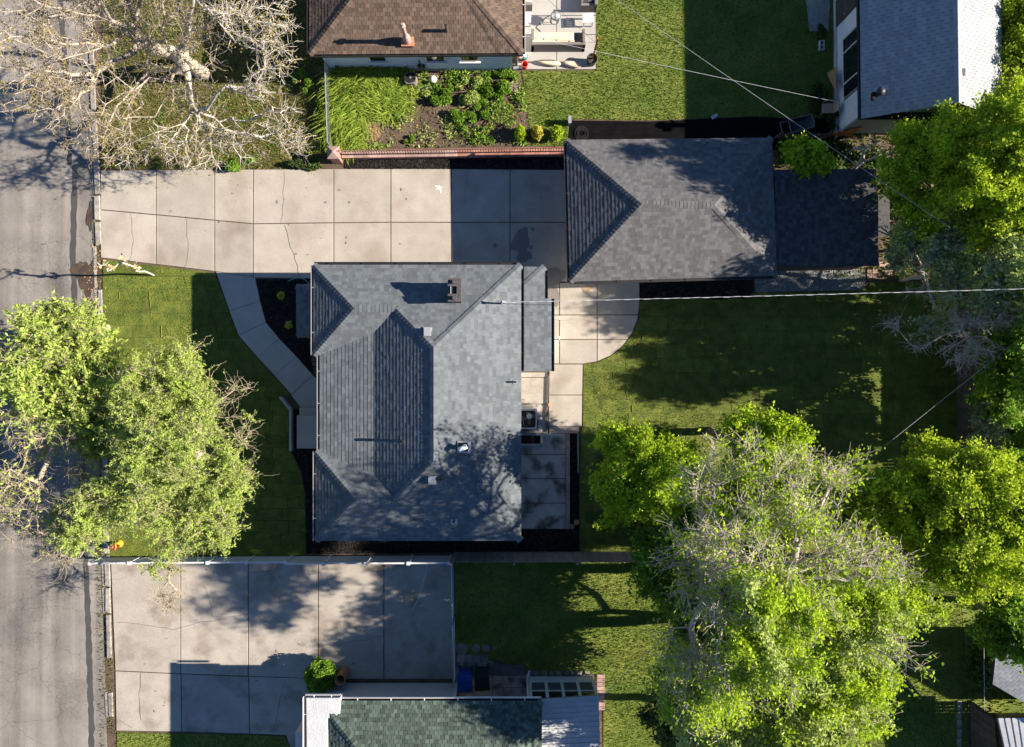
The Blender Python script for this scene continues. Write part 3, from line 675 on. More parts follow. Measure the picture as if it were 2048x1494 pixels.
roof = deck('roof', faces, outl, ze, house, MT['deck'])
place_pieces(shingles(faces, seed=11), 'shingle', 'shingles', MT['sh_house'], roof)
nN = nrm(NW, Ncut, WNw); nS = nrm(SW, Scut, WSw); nE = nrm(NE, SE, RN); nWn = nrm(NW, WNw, Wn0); nWs = nrm(SW, Ws0, WSw); nwS = nrm(Wn0, WNw, WNe); nsN = nrm(Ws0, WSw, WSe); nW = nrm(RN, RS, Bs)
place_pieces(caps([(NE, RN, nN, nE), (SE, RS, nS, nE), (RN, RS, nW, nE), (WNe, RN, nN, nW), (WSe, RS, nS, nW), (NW, WNw, nN, nWn), (Wn0, WNw, nWn, nwS), (WNw, WNe, nN, nwS),
                   (SW, WSw, nS, nWs), (Ws0, WSw, nWs, nsN), (WSw, WSe, nS, nsN)], 3), 'ridge_cap', 'ridge_caps', MT['sh_house'], roof)
wall_in = .38
walls('wall', [(xw + wall_in, yn - wall_in), (xe - wall_in, yn - wall_in), (xe - wall_in, ys + wall_in), (xw2 + wall_in, ys + wall_in), (xw2 + wall_in, sy0 - wall_in), (xi + 1.0, sy0 - wall_in), (xi + 1.0, wy0 + wall_in), (xw + wall_in, wy0 + wall_in)], 0, ze - .15, MT['siding'], house)
gutter(NW, NE, (0, 1), house, MT['gutter_dark']); gutter(Wn0, NW, (-1, 0), house, MT['gutter_dark'], edge=MT['metal_edge']); gutter(Ws1, Wn1, (-1, 0), house, MT['gutter_dark'], edge=MT['metal_edge'])
gutter(SW, Ws0, (-1, 0), house, MT['gutter_dark'], edge=MT['metal_edge']); gutter(V3(xe, 4.3, ze), V3(xe, .1, ze), (1, 0), house, MT['gutter_dark'])
# lower roof along the back (east)
zl = 2.55; lx0 = xe - wall_in; lx1, lx2 = 1.575, 1.315; lyn, lym, lys = 4.26, 3.0, .09; lt = zl + .2 * (lx1 - lx0)
a, b, c, d, e, f = V3(lx0, lyn, zl + .0), V3(lx2, lyn, zl + .052), V3(lx2, lym, zl + .052), V3(lx1, lym, zl), V3(lx1, lys, zl), V3(lx0, lys, lt)
hip = V3(lx0, lyn - 1.25, lt)
lf = [[[V3(lx2, lyn, zl + .052), V3(lx2, lym, zl + .052), V3(lx0, lym, lt), hip], [V3(lx1, lym, zl), e, f, V3(lx0, lym, lt)]], [[V3(lx0, lyn, zl + .052), V3(lx2, lyn, zl + .052), hip]]]
lroof = deck('rear_roof', lf, [V3(lx0, lyn, zl + .052), b, c, d, e, V3(lx0, lys, zl)], zl, house, MT['deck'], .12)
place_pieces(shingles(lf, seed=12), 'shingle', 'shingles', MT['sh_house'], lroof)
place_pieces(caps([(b, hip, nrm(*lf[0][0][:3]), nrm(*lf[1][0]))], 5), 'ridge_cap', 'ridge_caps', MT['sh_house'], lroof)
gutter(b, c, (1, 0), house, MT['gutter_dark']); gutter(d, e, (1, 0), house, MT['gutter_dark'])
walls('rear_wall', [(lx0, lyn - .25), (lx2 - .25, lyn - .25), (lx1 - .3, lym - .2), (lx1 - .3, lys + .25), (lx0, lys + .25)], 0, zl - .12, MT['siding'], house)
# bay window with a small hip roof on the street side
zbw = 2.35
def bp(px, py, z): return P(px, py, z)
b0, b1, b2, b3 = bp(592.5, 573, zbw), bp(593.5, 671, zbw), bp(628, 683, zbw), bp(626, 559, zbw)
tb = V3(xw + wall_in, 0, zbw + .42); t0, t1 = V3(xw + wall_in, (b0.y + b3.y) / 2 - .25, zbw + .42), V3(xw + wall_in, (b1.y + b2.y) / 2 + .25, zbw + .42)
w3, w2 = V3(xw + wall_in, b3.y, zbw), V3(xw + wall_in, b2.y, zbw)
bf = [[[b0, t0, t1, b1]], [[b0, w3, t0]], [[b1, t1, w2]]]
bay = deck('bay_window', bf, [b0, b1, w2, w3], zbw, house, MT['deck'], .1)
place_pieces(shingles(bf, seed=13), 'shingle', 'shingles', MT['sh_house'], bay)
place_pieces(caps([(b0, t0, nrm(*bf[0][0]), nrm(*bf[1][0])), (b1, t1, nrm(*bf[0][0]), nrm(*bf[2][0]))], 6, hw=.11), 'ridge_cap', 'ridge_caps', MT['sh_house'], bay)
MB().prism([(b0.x + .15, b0.y - .15), (w3.x, w3.y - .2), (w2.x, w2.y + .2), (b1.x + .15, b1.y + .15)], 0, zbw - .1).build('bay_wall', MT['siding'], bay)
# roof furniture
def roof_z(x, y):     # height of main roof faces
    return min(ze + sl * (yn - y), ze + sl * (xe - x), ze + sl * (y - ys), max(zr - sl * (xr - x) if x < xr else 99, zb - (xb - x) * (zb - ze) / (xb - xi) if x < xb else -99))
pc = P(909, 580, 4.6); cz0 = 3.6
ch = MB(); ch.box((pc.x, pc.y, (cz0 + 4.53) / 2), (.42, .82, 4.53 - cz0)); chim = ch.build('chimney', MT['brick_dark'], roof)
MB().box((pc.x, pc.y + .29, 4.58), (.50, .30, .10)).box((pc.x, pc.y - .29, 4.58), (.50, .30, .10)).box((pc.x + .17, pc.y, 4.58), (.16, .28, .10)).build('cap_slab', MT['brick_dark'], chim)
MB().box((pc.x - .03, pc.y, 4.545), (.24, .27, .02)).build('flue_hole', MT['black'], chim)
MB().box((pc.x - .14, pc.y, 4.58), (.03, .28, .06)).box((pc.x + .075, pc.y, 4.58), (.03, .28, .06)).build('flue_frame', MT['greywall'], chim)
for sgn in (1, -1): MB().tube([(pc.x, pc.y + .30 * sgn, 4.62), (pc.x, pc.y + .30 * sgn, 4.74)], .075, 14).build('flue_pot', MT['brick_dark'], chim)
def vent_box(px, py, zt, d, m, name='roof_vent', hgt=.16):
    p = P(px, py, zt); o = MB(); o.box((p.x, p.y, zt), (d[0], d[1], hgt)); o.box((p.x, p.y, zt - hgt / 2 - .03), (d[0] * 1.25, d[1] * 1.25, .06)); return o.build(name, m, roof)
vent_box(855, 664, 4.37, (.26, .30), MT['greywall']); vent_box(864, 960, 4.38, (.26, .30), MT['greywall'])
def pipe(px, py, z0, z1, r, m, name='vent_pipe', par=None, flash=True):
    p = P(px, py, (z0 + z1) / 2); o = MB(); o.tube([(p.x, p.y, z0), (p.x, p.y, z1)], r, 12)
    o2 = o.build(name, m, par or roof)
    MB().tube([(p.x, p.y, z1 + .002), (p.x, p.y, z1 + .012)], r * .7, 12).build('opening', MT['black'], o2)
    if flash: MB().box((p.x, p.y, z0 + .15), (r * 5, r * 5, .02)).build('flashing', MT['metal_edge'], o2)
    return o2
pipe(807, 883, 3.9, 4.35, .06, MT['dark_metal'], flash=False); pipe(882, 958, 4.2, 4.5, .07, MT['dark_metal'], flash=False); pipe(908, 1042, 3.35, 3.75, .05, MT['wood_dark'])
pipe(1031, 764, 3.1, 3.55, .035, MT['black'])
p = P(928, 894, 4.2)
sk = MB(); sk.box((p.x, p.y, 4.16), (.50, .46, .14)); sk = sk.build('furnace_vent_base', MT['metal_edge'], roof)
MB().box((p.x - .03, p.y, 4.235), (.36, .34, .02)).build('vent_opening', MT['black'], sk)
MB().tube([(p.x, p.y, 4.2), (p.x, p.y, 4.55)], .085, 14).build('vent_stack', MT['steel'], sk)
tl = Vector((math.cos(.45), math.sin(.45), 0)) * .17
MB().tube([Vector((p.x - .02, p.y, 4.60)) - tl, Vector((p.x - .02, p.y, 4.60)) - tl * .9, Vector((p.x - .02, p.y, 4.60)) + tl * .9, Vector((p.x - .02, p.y, 4.60)) + tl], [.07, .095, .095, .06], 14).build('vent_cap', MT['cable_white'], sk, True)
mast_p = P(1003, 604, 4.05)
ms = MB(); ms.tube([(mast_p.x, mast_p.y, 3.2), (mast_p.x, mast_p.y, 4.10)], .035, 10); mast = ms.build('service_mast', MT['steel'], roof)
MB().tube([(mast_p.x, mast_p.y, 4.07), (mast_p.x + .05, mast_p.y, 4.18), (mast_p.x + .16, mast_p.y - .02, 4.15)], [.05, .06, .045], 10).build('weather_head', MT['steel'], mast)

# ------------------------------------------------------------------ garage
garage = thing('garage', (6.4, 6.5, 0), 'detached garage with plain dark grey shingled hip roof', 'garage')
gz = 2.46
g = [P(1133, 281, gz), P(1543, 276, gz), P(1553, 551, gz), P(1140, 563, gz)]
gr0, gr1 = P(1283, 408, 3.66), P(1428, 410, 3.66)
gf = [[[g[0], g[1], gr1, gr0]], [[g[1], g[2], gr1]], [[g[2], g[3], gr0, gr1]], [[g[3], g[0], gr0]]]
groof = deck('roof', gf, g, gz, garage, MT['deck'])
place_pieces(shingles(gf, seed=21, w=(.12, .26)), 'shingle', 'shingles', MT['sh_garage'], groof)
gn = [nrm(*q[0]) for q in gf]
place_pieces(caps([(g[0], gr0, gn[0], gn[3]), (g[1], gr1, gn[0], gn[1]), (g[2], gr1, gn[2], gn[1]), (g[3], gr0, gn[2], gn[3]), (gr0, gr1, gn[0], gn[2])], 7), 'ridge_cap', 'ridge_caps', MT['sh_garage'], groof)
gc = sum(g, Vector()) / 4
walls('wall', [((p - gc) * .93 + gc)[:2] for p in g], 0, gz - .12, MT['siding'], garage)
gutter(g[3], g[0], (-1, 0), garage, MT['gutter_dark']); gutter(g[3] , g[2], (0, -1), garage, MT['gutter_dark'])
door = MB(); wd = ((g[0] - gc) * .93 + gc); wd2 = ((g[3] - gc) * .93 + gc)
gd = MB().box(((wd.x + wd2.x) / 2 - .02, (wd.y + wd2.y) / 2, 1.1), (.05, 4.4, 2.1)).build('garage_door', MT['white'], garage)
# shed with low dark roof behind garage
shed = thing('shed', P(1660, 440), 'low dark roofed shed joined to the back of the garage', 'shed')
sz = 2.2
q = [P(1546, 341, sz), P(1752, 338, sz), P(1757, 531, sz), P(1548, 534, sz)]
for v in (q[0], q[3]): v.z = sz + .14
sf = [[[q[0], q[3], q[2], q[1]]]]
sroof = deck('roof', sf, q, sz, shed, MT['deck'], .12)
place_pieces(shingles(sf, seed=25), 'shingle', 'shingles', MT['sh_dark'], sroof)
cc = sum(q, Vector()) / 4
walls('wall', [((p - cc) * .94 + cc)[:2] for p in q], 0, sz - .13, MT['wood_dark'], shed)
lean = thing('storage_lean_to', P(1766, 430), 'narrow dark storage lean-to behind the shed', 'lean-to')
lq = [P(1756, 388, 1.8), P(1779, 388, 1.6), P(1779, 470, 1.6), P(1756, 472, 1.8)]
lr = deck('roof', [[lq]], lq, 1.7, lean, MT['deck'], .06)
for k in range(4):
    y0 = lq[0].y + (lq[3].y - lq[0].y) * k / 4; y1 = lq[0].y + (lq[3].y - lq[0].y) * (k + 1) / 4
    MB().add([(lq[0].x, y0 - .01, 1.82), (lq[1].x, y0 - .01, 1.62), (lq[1].x, y1 + .01, 1.62), (lq[0].x, y1 + .01, 1.82)], [(0, 1, 2, 3)]).build('roof_sheet', MT['sh_dark'], lr)
MB().box((lq[0].x + .28, (lq[0].y + lq[3].y) / 2, .75), (.45, 1.4, 1.5)).build('wall', MT['wood_dark'], lean)

# ------------------------------------------------------------------ north house, brown roof
nh = thing('house', P(830, 0), 'house with brown shingled hip roof and pale blue white wall at top', 'house')
nz = 2.7
q = [P(619, 109, nz), P(1045, 106, nz), P(1040, -330, nz), P(610, -330, nz)]
hw = (q[2].y - q[1].y) / 2; rz_ = nz + .42 * hw
r0, r1 = V3(q[0].x + hw, q[0].y + hw, rz_), V3(q[1].x - hw, q[1].y + hw, rz_)
# the visible slope rises to a ridge near the picture's top edge: shallow wing hip
hw = 2.55; rz_ = nz + .40 * hw; r0, r1 = V3(q[0].x + hw, q[0].y + hw, rz_), V3(q[1].x - hw, q[1].y + hw, rz_)
q[2], q[3] = V3(q[1].x, q[1].y + 2 * hw, nz), V3(q[0].x, q[0].y + 2 * hw, nz)
nf = [[[q[0], q[1], r1, r0]], [[q[1], q[2], r1]], [[q[2], q[3], r0, r1]], [[q[3], q[0], r0]]]
nroof = deck('roof', nf, q, nz, nh, MT['deck'])
place_pieces(shingles(nf, seed=31, regular=.19, thick=(.014, .018)), 'shingle', 'shingles', MT['sh_brown'], nroof)
nn = [nrm(*k[0]) for k in nf]
place_pieces(caps([(q[0], r0, nn[0], nn[3]), (q[1], r1, nn[0], nn[1]), (r0, r1, nn[0], nn[2]), (q[2], r1, nn[1], nn[2]), (q[3], r0, nn[2], nn[3])], 9), 'ridge_cap', 'ridge_caps', MT['sh_brown'], nroof)
wy = P(0, 141).y; wx0, wx1 = P(662, 141).x, P(1024, 141).x; oh = wy - q[0].y
walls('wall', [(wx0, wy), (wx1, wy), (wx1, q[2].y - .3), (wx0, q[2].y - .3)], 0, nz - .14, MT['siding'], nh)
for k in range(12): MB().box(((wx0 + wx1) / 2, wy - .004, .25 + k * .19), (wx1 - wx0 - .02, .020, .014)).build('siding_lap', MT['siding'], nh)
MB().box(((wx0 + wx1) / 2, wy - .02, .09), (wx1 - wx0 + .04, .04, .18)).build('foundation', MT['greywall'], nh)
for sx_ in (wx0 + .03, wx1 - .03): MB().box((sx_, wy - .015, nz / 2), (.10, .05, nz - .3)).build('corner_board', MT['white'], nh)
for (pa, pb) in ((735, 766), (850, 886), (921, 955)):
    xa, xb_ = P(pa, 120, 1.8).x, P(pb, 120, 1.8).x; w_ = MB().box(((xa + xb_) / 2, wy - .01, 1.50), (xb_ - xa + .12, .05, .92)).build('window', MT['white'], nh)
    MB().box(((xa + xb_) / 2, wy - .045, 1.50), (xb_ - xa - .02, .03, .80)).build('pane', MT['glass'], w_)
    MB().box(((xa + xb_) / 2, wy - .06, 1.02), (xb_ - xa + .2, .12, .05)).build('sill', MT['white'], w_)
gutter(q[0], q[1], (0, -1), nh, MT['gutter_dark'], edge=MT['gutter_dark'], w=.09); gutter(q[1], q[2], (1, 0), nh, MT['gutter_dark'], edge=MT['tan_wall'], w=.10); gutter(q[3], q[0], (-1, 0), nh, MT['gutter_dark'], w=.09)
cpn = P(815, 82, 2.95)
cf = MB(); cf.box((cpn.x, cpn.y, 2.90), (.50, .40, .10)); fl = cf.build('chimney_flashing', MT['terracotta'], nroof)
MB().lathe((cpn.x, cpn.y, 0), [(.15, 2.75), (.15, 3.25), (.12, 3.4), (.075, 3.5), (.07, 4.15), (.105, 4.18), (.105, 4.27), (.05, 4.32), (.05, 4.38)], 16).build('chimney_flue', MT['pink_stone'], fl)
pipe(893, 57, 2.95, 3.5, .06, MT['wood_dark'], par=nroof, flash=False)
for k, (px, py, d) in enumerate([(674, 127, (.16, .08, .10))]): pq = P(px, py, .5); MB().box((pq.x, wy - .05, .5), d).build('wall_vent', MT['wood_dark'], nh)
mp = P(840, 133, .9); MB().box((mp.x - .05, wy - .1, .7), (.14, .12, .2)).box((mp.x + .12, wy - .08, .6), (.13, .1, .18)).tube([(mp.x, wy - .1, .1), (mp.x, wy - .1, 1.3)], .025, 8).build('gas_meter', MT['dark_metal'], nh)

# ------------------------------------------------------------------ white stucco house, top right
eh = thing('house', P(1780, 120), 'white stucco house with pale grey gable roof at the upper right', 'house')
ez, rz2 = 2.9, 4.62
xl, xr_, xrr = 13.62, 16.42, 19.2
yb, yt = 10.07, 24.0
E0, E1, E2, E3 = V3(xl, yt, ez), V3(xl + .0, yb, ez), V3(xr_, yb, rz2), V3(xr_, yt, rz2); E4, E5 = V3(xrr, yb, ez), V3(xrr, yt, ez)
skew = .18                                                # walls run slightly off north
for v in (E1, E2, E4): v.x += skew
ef = [[[E0, E1, E2, E3]], [[E3, E2, E4, E5]]]
eroof = deck('roof', ef, [E0, E1, E4, E5], ez, eh, MT['deck'], .12)
place_pieces(shingles(ef, seed=41, regular=.30, thick=(.012,)), 'shingle', 'shingles', MT['sh_pale'], eroof)
n1, n2 = nrm(E0, E1, E2), nrm(E3, E2, E4)
place_pieces(caps([(E3, E2, n1, n2)], 10, expo=.3, hw=.12), 'ridge_cap', 'ridge_caps', MT['sh_pale'], eroof)
w0, w1, w2_, w3_ = (xl + .3, yt - .3), (xl + .3 + skew, yb + .38), (xrr - .3 + skew, yb + .38), (xrr - .3, yt - .3)
walls('wall', [w0, w1, w2_, w3_], 0, ez - .1, MT['stucco'], eh)
MB().add([(w1[0] + .01, yb + .30, .3), (w2_[0] - .01, yb + .30, .3), (w2_[0] - .01, yb + .30, ez - .02), (xr_ + skew, yb + .30, rz2 - .12), (w1[0] + .01, yb + .30, ez - .02),
          (w1[0] + .01, yb + .42, .3), (w2_[0] - .01, yb + .42, .3), (w2_[0] - .01, yb + .42, ez - .02), (xr_ + skew, yb + .42, rz2 - .12), (w1[0] + .01, yb + .42, ez - .02)],
         [(0, 1, 2, 3, 4), (9, 8, 7, 6, 5), (0, 5, 6, 1), (1, 6, 7, 2), (2, 7, 8, 3), (3, 8, 9, 4), (4, 9, 5, 0)]).build('gable_wall', MT['greywall'], eh)
MB().box((xl + .26 + skew * .7, 14.2, .12), (.10, 8.0, .24)).build('foundation', MT['tan_wall'], eh)
wang = math.atan2(yt - yb - .7, -skew)
def on_w(y): t = (w0[1] - y) / (w0[1] - w1[1]); return w0[0] + (w1[0] - w0[0]) * t
wyc0, wyc1 = P(1682, 188, 1.3).y, P(1682, 74, 1.3).y
win = MB().box((on_w((wyc0 + wyc1) / 2) - .02, (wyc0 + wyc1) / 2, 1.62), (.07, wyc1 - wyc0 + .16, 1.5), wang - math.pi / 2).build('window', MT['wood_grey'], eh)
L = wyc1 - wyc0
for a0, a1 in ((0, .22), (.235, .765), (.78, 1)):
    yy = wyc0 + L * (a0 + a1) / 2; MB().box((on_w(yy) - .058, yy, 1.62), (.03, L * (a1 - a0), 1.36), wang - math.pi / 2).build('pane', MT['glass'], win)
for a0 in (.2275, .7725): yy = wyc0 + L * a0; MB().box((on_w(yy) - .065, yy, 1.62), (.05, .05, 1.4), wang - math.pi / 2).build('mullion', MT['white'], win)
yy = P(1675, 15, 1.2).y
dw = MB().box((on_w(yy) - .02, yy + .2, 1.2), (.08, 1.1, 2.0), wang - math.pi / 2).build('door', MT['wood_dark'], eh)
MB().box((on_w(yy) - .08, yy - .2, 1.1), (.05, .04, .12)).build('handle', MT['steel'], dw)
gutter(E1, E0, (-1, 0), eh, MT['gutter_dark'], w=.08)
tp_ = P(1765, 180, 4.0); tz = 3.62
tv = MB(); tv.lathe((tp_.x, tp_.y, tz), [(.10, -.2), (.10, .16), (.15, .2), (.17, .28), (.13, .36), (.03, .40)], 16); tv = tv.build('turbine_vent', MT['dark_metal'], eroof, True)
MB().box((tp_.x - .2, tp_.y - .12, tz + .06), (.1, .3, .16)).build('vent_flap', MT['black'], eroof)
MB().box((tp_.x + .2, tp_.y + .16, tz + .14), (.24, .2, .06), 0, Matrix.Rotation(-.5, 3, 'Y')).build('patch_plate', MT['steel'], eroof)
tq = P(1929, 145, 4.4); MB().lathe((tq.x, tq.y, 4.25), [(.10, 0), (.10, .15), (.15, .17), (.15, .23), (.02, .28)], 14).build('round_vent', MT['cable_white'], eroof, True)

# ------------------------------------------------------------------ south house, green roof
sh = thing('house', P(860, 1500), 'house with green shingled roof and white gutters at bottom', 'house')
sz2 = 3.25
A = P(655, 1401, sz2); B = P(1083, 1402, sz2); dep = 8.4; hw = dep / 2
q = [V3(A.x, A.y, sz2), V3(B.x, A.y, sz2), V3(B.x, A.y - dep, sz2), V3(A.x, A.y - dep, sz2)]
q[0].x = q[3].x = P(640, 1401, sz2).x
rz3 = sz2 + .36 * hw; r0, r1 = V3(q[0].x + hw, A.y - hw, rz3), V3(q[1].x - hw * .75, A.y - hw, rz3)
hf = [[[q[0], q[1], r1, r0]], [[q[1], q[2], r1]], [[q[2], q[3], r0, r1]], [[q[3], q[0], r0]]]
sroof = deck('roof', hf, q, sz2, sh, MT['deck'])
place_pieces(shingles(hf, seed=51, regular=.17, thick=(.012, .024)), 'shingle', 'shingles', MT['sh_green'], sroof)
hn = [nrm(*k[0]) for k in hf]
place_pieces(caps([(q[0], r0, hn[0], hn[3]), (q[1], r1, hn[0], hn[1]), (r0, r1, hn[0], hn[2])], 12), 'ridge_cap', 'ridge_caps', MT['sh_green'], sroof)
wyS = P(0, 1366).y; wxa, wxb = P(662, 1366).x, P(915, 1366).x
walls('wall', [(wxa, wyS), (wxb, wyS), (wxb, wyS - 6.5), (wxa, wyS - 6.5)], 0, sz2 - .17, MT['tan_wall'], sh)
walls('side_wall', [(wxb - .02, wyS - 1.4), (q[1].x - .3, wyS - 1.4), (q[1].x - .3, wyS - 6.4), (wxb - .02, wyS - 6.4)], 0, sz2 - .18, MT['tan_wall'], sh)
for k in range(1, 13): MB().box(((wxa + wxb) / 2, wyS + .003, .2 + k * .21), (wxb - wxa - .02, .012, .010)).build('siding_lap', MT['greywall'], sh)
for sx_ in (wxa + .02, wxb - .02): MB().box((sx_, wyS + .012, 1.5), (.10, .04, 3.0)).build('corner_board', MT['white'], sh)
gutter(V3(P(682, 1401, sz2).x, q[0].y, sz2), q[1], (0, 1), sh, MT['gutter_dark'], edge=MT['white'])
# white membrane porch roof on the street side
mem = [(612, 1396), (680, 1396), (680, 1428), (675, 1428), (675, 1437), (655, 1437), (655, 1445), (657, 1600), (614, 1600)]
mp_ = [P(a, b, sz2 + .2) for a, b in mem]
mo = MB().prism([p[:2] for p in mp_], sz2 - .15, sz2 + .20, .02).build('flat_roof', MT['membrane'], sh)
for pa, pb, o in (((611, 1394), (681, 1394), (0, 1)), ((611, 1600), (611, 1394), (-1, 0))):
    gutter(P(*pa, sz2 + .2), P(*pb, sz2 + .2), o, sh, MT['gutter_dark'], w=.09, edge=MT['white'])
rnd_ = random.Random(4)
for k in range(4):
    x0 = rnd_.uniform(618, 668) if k < 3 else rnd_.uniform(625, 648); y0 = rnd_.uniform(1402, 1425) if k < 3 else rnd_.uniform(1430, 1490)
    pts = [P(x0 + rnd_.uniform(-3, 3) + i * rnd_.uniform(-.8, .8), y0 + i * 6, sz2 + .2) for i in range(5)]
    MB().tube([Vector((p.x, p.y, sz2 + .198)) for p in pts], [.002, .008, .010, .008, .002], 6).build('wrinkle', MT['membrane'], mo)
walls('porch_wall', [P(632, 1396, 0)[:2], (wxa + .05, P(632, 1396, 0).y), (wxa + .05, wyS - 6), (P(632, 1396, 0).x, wyS - 6)], 0, sz2 - .2, MT['tan_wall'], sh)
# sunroom with glazed front and ribbed metal roof
sr = thing('sunroom', P(1120, 1380), 'white framed sunroom with four window bays and ribbed metal roof', 'sunroom')
sx0, sx1, sy = .78, 3.46, P(0, 1354).y; zt = 2.35
MB().box(((sx0 + sx1) / 2, sy, .30), (sx1 - sx0, .08, .60)).build('base_panel', MT['white'], sr)
MB().box(((sx0 + sx1) / 2, sy, zt - .06), (sx1 - sx0, .10, .12)).build('header', MT['white'], sr)
for k in range(5): MB().box((sx0 + (sx1 - sx0) * k / 4, sy, zt / 2), (.10 if k in (0, 4) else .12, .11, zt)).build('post', MT['white'], sr)
for k in range(4):
    xc = sx0 + (sx1 - sx0) * (k + .5) / 4; wd_ = (sx1 - sx0) / 4 - .13
    w_ = MB().box((xc, sy - .005, 1.42), (wd_, .03, 1.64)).build('window', MT['glass'], sr)
    MB().box((xc, sy + .018, 1.02), (wd_ - .02, .012, .80)).build('screen', MT['screen'], w_)
    MB().box((xc, sy + .02, 1.44), (wd_, .05, .045)).build('meeting_rail', MT['white'], w_)
for sx_ in (sx0, sx1): MB().box((sx_, sy - 2.2, zt / 2 - .05), (.06, 4.3, zt - .1)).build('side_wall', MT['white'], sr)
MB().tube([(sx0 - .12, sy + .05, zt), (sx0 - .12, sy + .06, .25), (sx0 - .02, sy + .3, .06)], .045, 8).build('downspout', MT['white'], sr)
mr = [P(1084, 1399, zt + .1), P(1197, 1391, zt + .1), P(1206, 1640, zt + .1), P(1084, 1640, zt + .1)]
mbase = MB().prism([v[:2] for v in mr], zt - .02, zt + .06).build('roof', MT['steel'], sr)
npan = 24
for k in range(npan):
    def L_(t, s): return mr[0].lerp(mr[3], t).lerp(mr[1].lerp(mr[2], t), s)
    t0, t1 = k / npan, (k + 1) / npan
    e0, e1 = L_(t0, 0), L_(t0, 1); e2, e3 = L_(t1, 1), L_(t1, 0); z = zt + .068; dy = .02
    V = []
    for p_, q_, hh in ((e0, e1, .0), (e0.lerp(e3, .06), e1.lerp(e2, .06), .035), (e0.lerp(e3, .16), e1.lerp(e2, .16), .035), (e0.lerp(e3, .22), e1.lerp(e2, .22), .004), (e3.lerp(e0, .015), e2.lerp(e1, .015), .0)):
        V += [(p_.x, p_.y, z + hh), (q_.x + .01 * (k % 2), q_.y, z + hh)]
    MB().add(V, [(2 * i, 2 * i + 1, 2 * i + 3, 2 * i + 2) for i in range(4)]).build('roof_panel', MT['membrane'], mbase)

# ------------------------------------------------------------------ buildings at the right edge
rb = thing('house', P(2030, 1330), 'pale blue grey roofed building cut by the lower right edge', 'house')
z1 = 2.8
k0 = [P(1985, 1366, z1), P(1990, 1283, z1), P(2200, 1180, z1 + 1.5), P(2200, 1490, z1 + .1)]
k0 = [P(1984, 1366, z1), P(1996, 1270, z1 + .8), P(2230, 1390, z1 + .8), P(2230, 1512, z1)]
bfc = [[[k0[0], k0[1], k0[2], k0[3]]]]
rroof = deck('roof', bfc, k0, z1, rb, MT['deck'], .12)
place_pieces(shingles(bfc, seed=61, regular=.3, thick=(.006,)), 'shingle', 'shingles', MT['sh_pale'], rroof)
cc = sum(k0, Vector()) / 4; walls('wall', [((p_ - cc) * .62 + cc + Vector((1.2, 0, 0)))[:2] for p_ in k0], 0, z1 - .13, MT['wood_dark'], rb)
rs = thing('shed', P(2030, 1470), 'small shed with blue ribbed metal roof in lower right corner', 'shed')
k1 = [P(1996, 1437, 2.1), P(2120, 1436, 2.1), P(2120, 1560, 2.1), P(2024, 1560, 2.1)]
base_ = MB().prism([v[:2] for v in k1], 2.0, 2.06).build('roof', MT['steel'], rs)
for k in range(9):
    a_ = k1[0].lerp(k1[1], k / 9); b_ = k1[0].lerp(k1[1], (k + 1) / 9); c_ = k1[3].lerp(k1[2], (k + 1) / 9); d_ = k1[3].lerp(k1[2], k / 9)
    V = []
    for s_, hh in ((.01, 0), (.06, .03), (.16, .03), (.22, 0), (.99, 0)):
        p_, q_ = a_.lerp(b_, s_), d_.lerp(c_, s_); V += [(p_.x, p_.y, 2.068 + hh), (q_.x, q_.y, 2.068 + hh)]
    MB().add(V, [(2 * i, 2 * i + 2, 2 * i + 3, 2 * i + 1) for i in range(4)]).build('roof_panel', MT['steel'], base_)
walls('wall', [P(1990, 1425, 0)[:2], P(2090, 1425, 0)[:2], P(2090, 1530, 0)[:2], P(2000, 1530, 0)[:2]], 0, 2.0, MT['wood_grey'], rs)
# ------------------------------------------------------------------ fences
def picket_fence(name, a, b, h, w, gap, material, label, seed, post=2.4, rails=True, cap=False, thick=.022):
    A, B = P(*a), P(*b); d = B - A; L = d.length; rz = math.atan2(d.y, d.x); u = d / L; nrm_ = Vector((-u.y, u.x, 0)); r = random.Random(seed)
    t = thing(name, (A + B) / 2, label, 'fence'); k = int(L / (w + gap)); step = L / k
    for i in range(k):
        c = A + u * (step * (i + .5)); hh = h + r.uniform(-.025, .025)
        c += nrm_ * (.006 * (i % 2)); MB().box((c.x, c.y, hh / 2), (w, thick, hh), rz + r.uniform(-.02, .02)).build('picket', material, t)
    if rails:
        for z in (.3, h - .3):
            c = (A + B) / 2 - nrm_ * .045; MB().box((c.x, c.y, z), (L, .05, .09), rz).build('rail', material, t)
    n = max(1, int(L / post))
    for i in range(n + 1):
        c = A + u * (L * i / n) - nrm_ * .08; MB().box((c.x, c.y, (h + .05) / 2), (.09, .09, h + .05), rz).build('post', material, t)
    return t
picket_fence('wooden_fence', (908, 1104), (1268, 1104), 1.7, .137, .006, MT['wood_grey'], 'weathered grey plank fence behind the south mulch bed', 1)
picket_fence('wooden_fence', (1270, 1106), (1912, 1108), 1.7, .137, .006, MT['wood_grey'], 'weathered plank fence hidden under the big bare tree', 2)
picket_fence('wooden_fence', (1914, 905), (1914, 560), 1.72, .152, -.004, MT['wood_dark'], 'dark plank fence along the right side of the back lawn', 3)
picket_fence('wooden_fence', (1916, 1104), (1914, 906), 1.72, .125, .018, MT['wood_dark'], 'gappy slatted fence section beside the round maple', 6)
picket_fence('wooden_fence', (1650, 278), (1552, 280), .75, .13, .02, MT['wood_dark'], 'low dark fence behind the black weed sheet', 4)
picket_fence('wooden_fence', (1943, 1640), (1938, 1404), 1.75, .13, .012, MT['wood_dark'], 'brown plank fence beside the corner shed', 5)
bd = thing('garden_border', P(1918, 1450), 'row of grey edging blocks beside the lower right lawn', 'edging')
yy = 1400
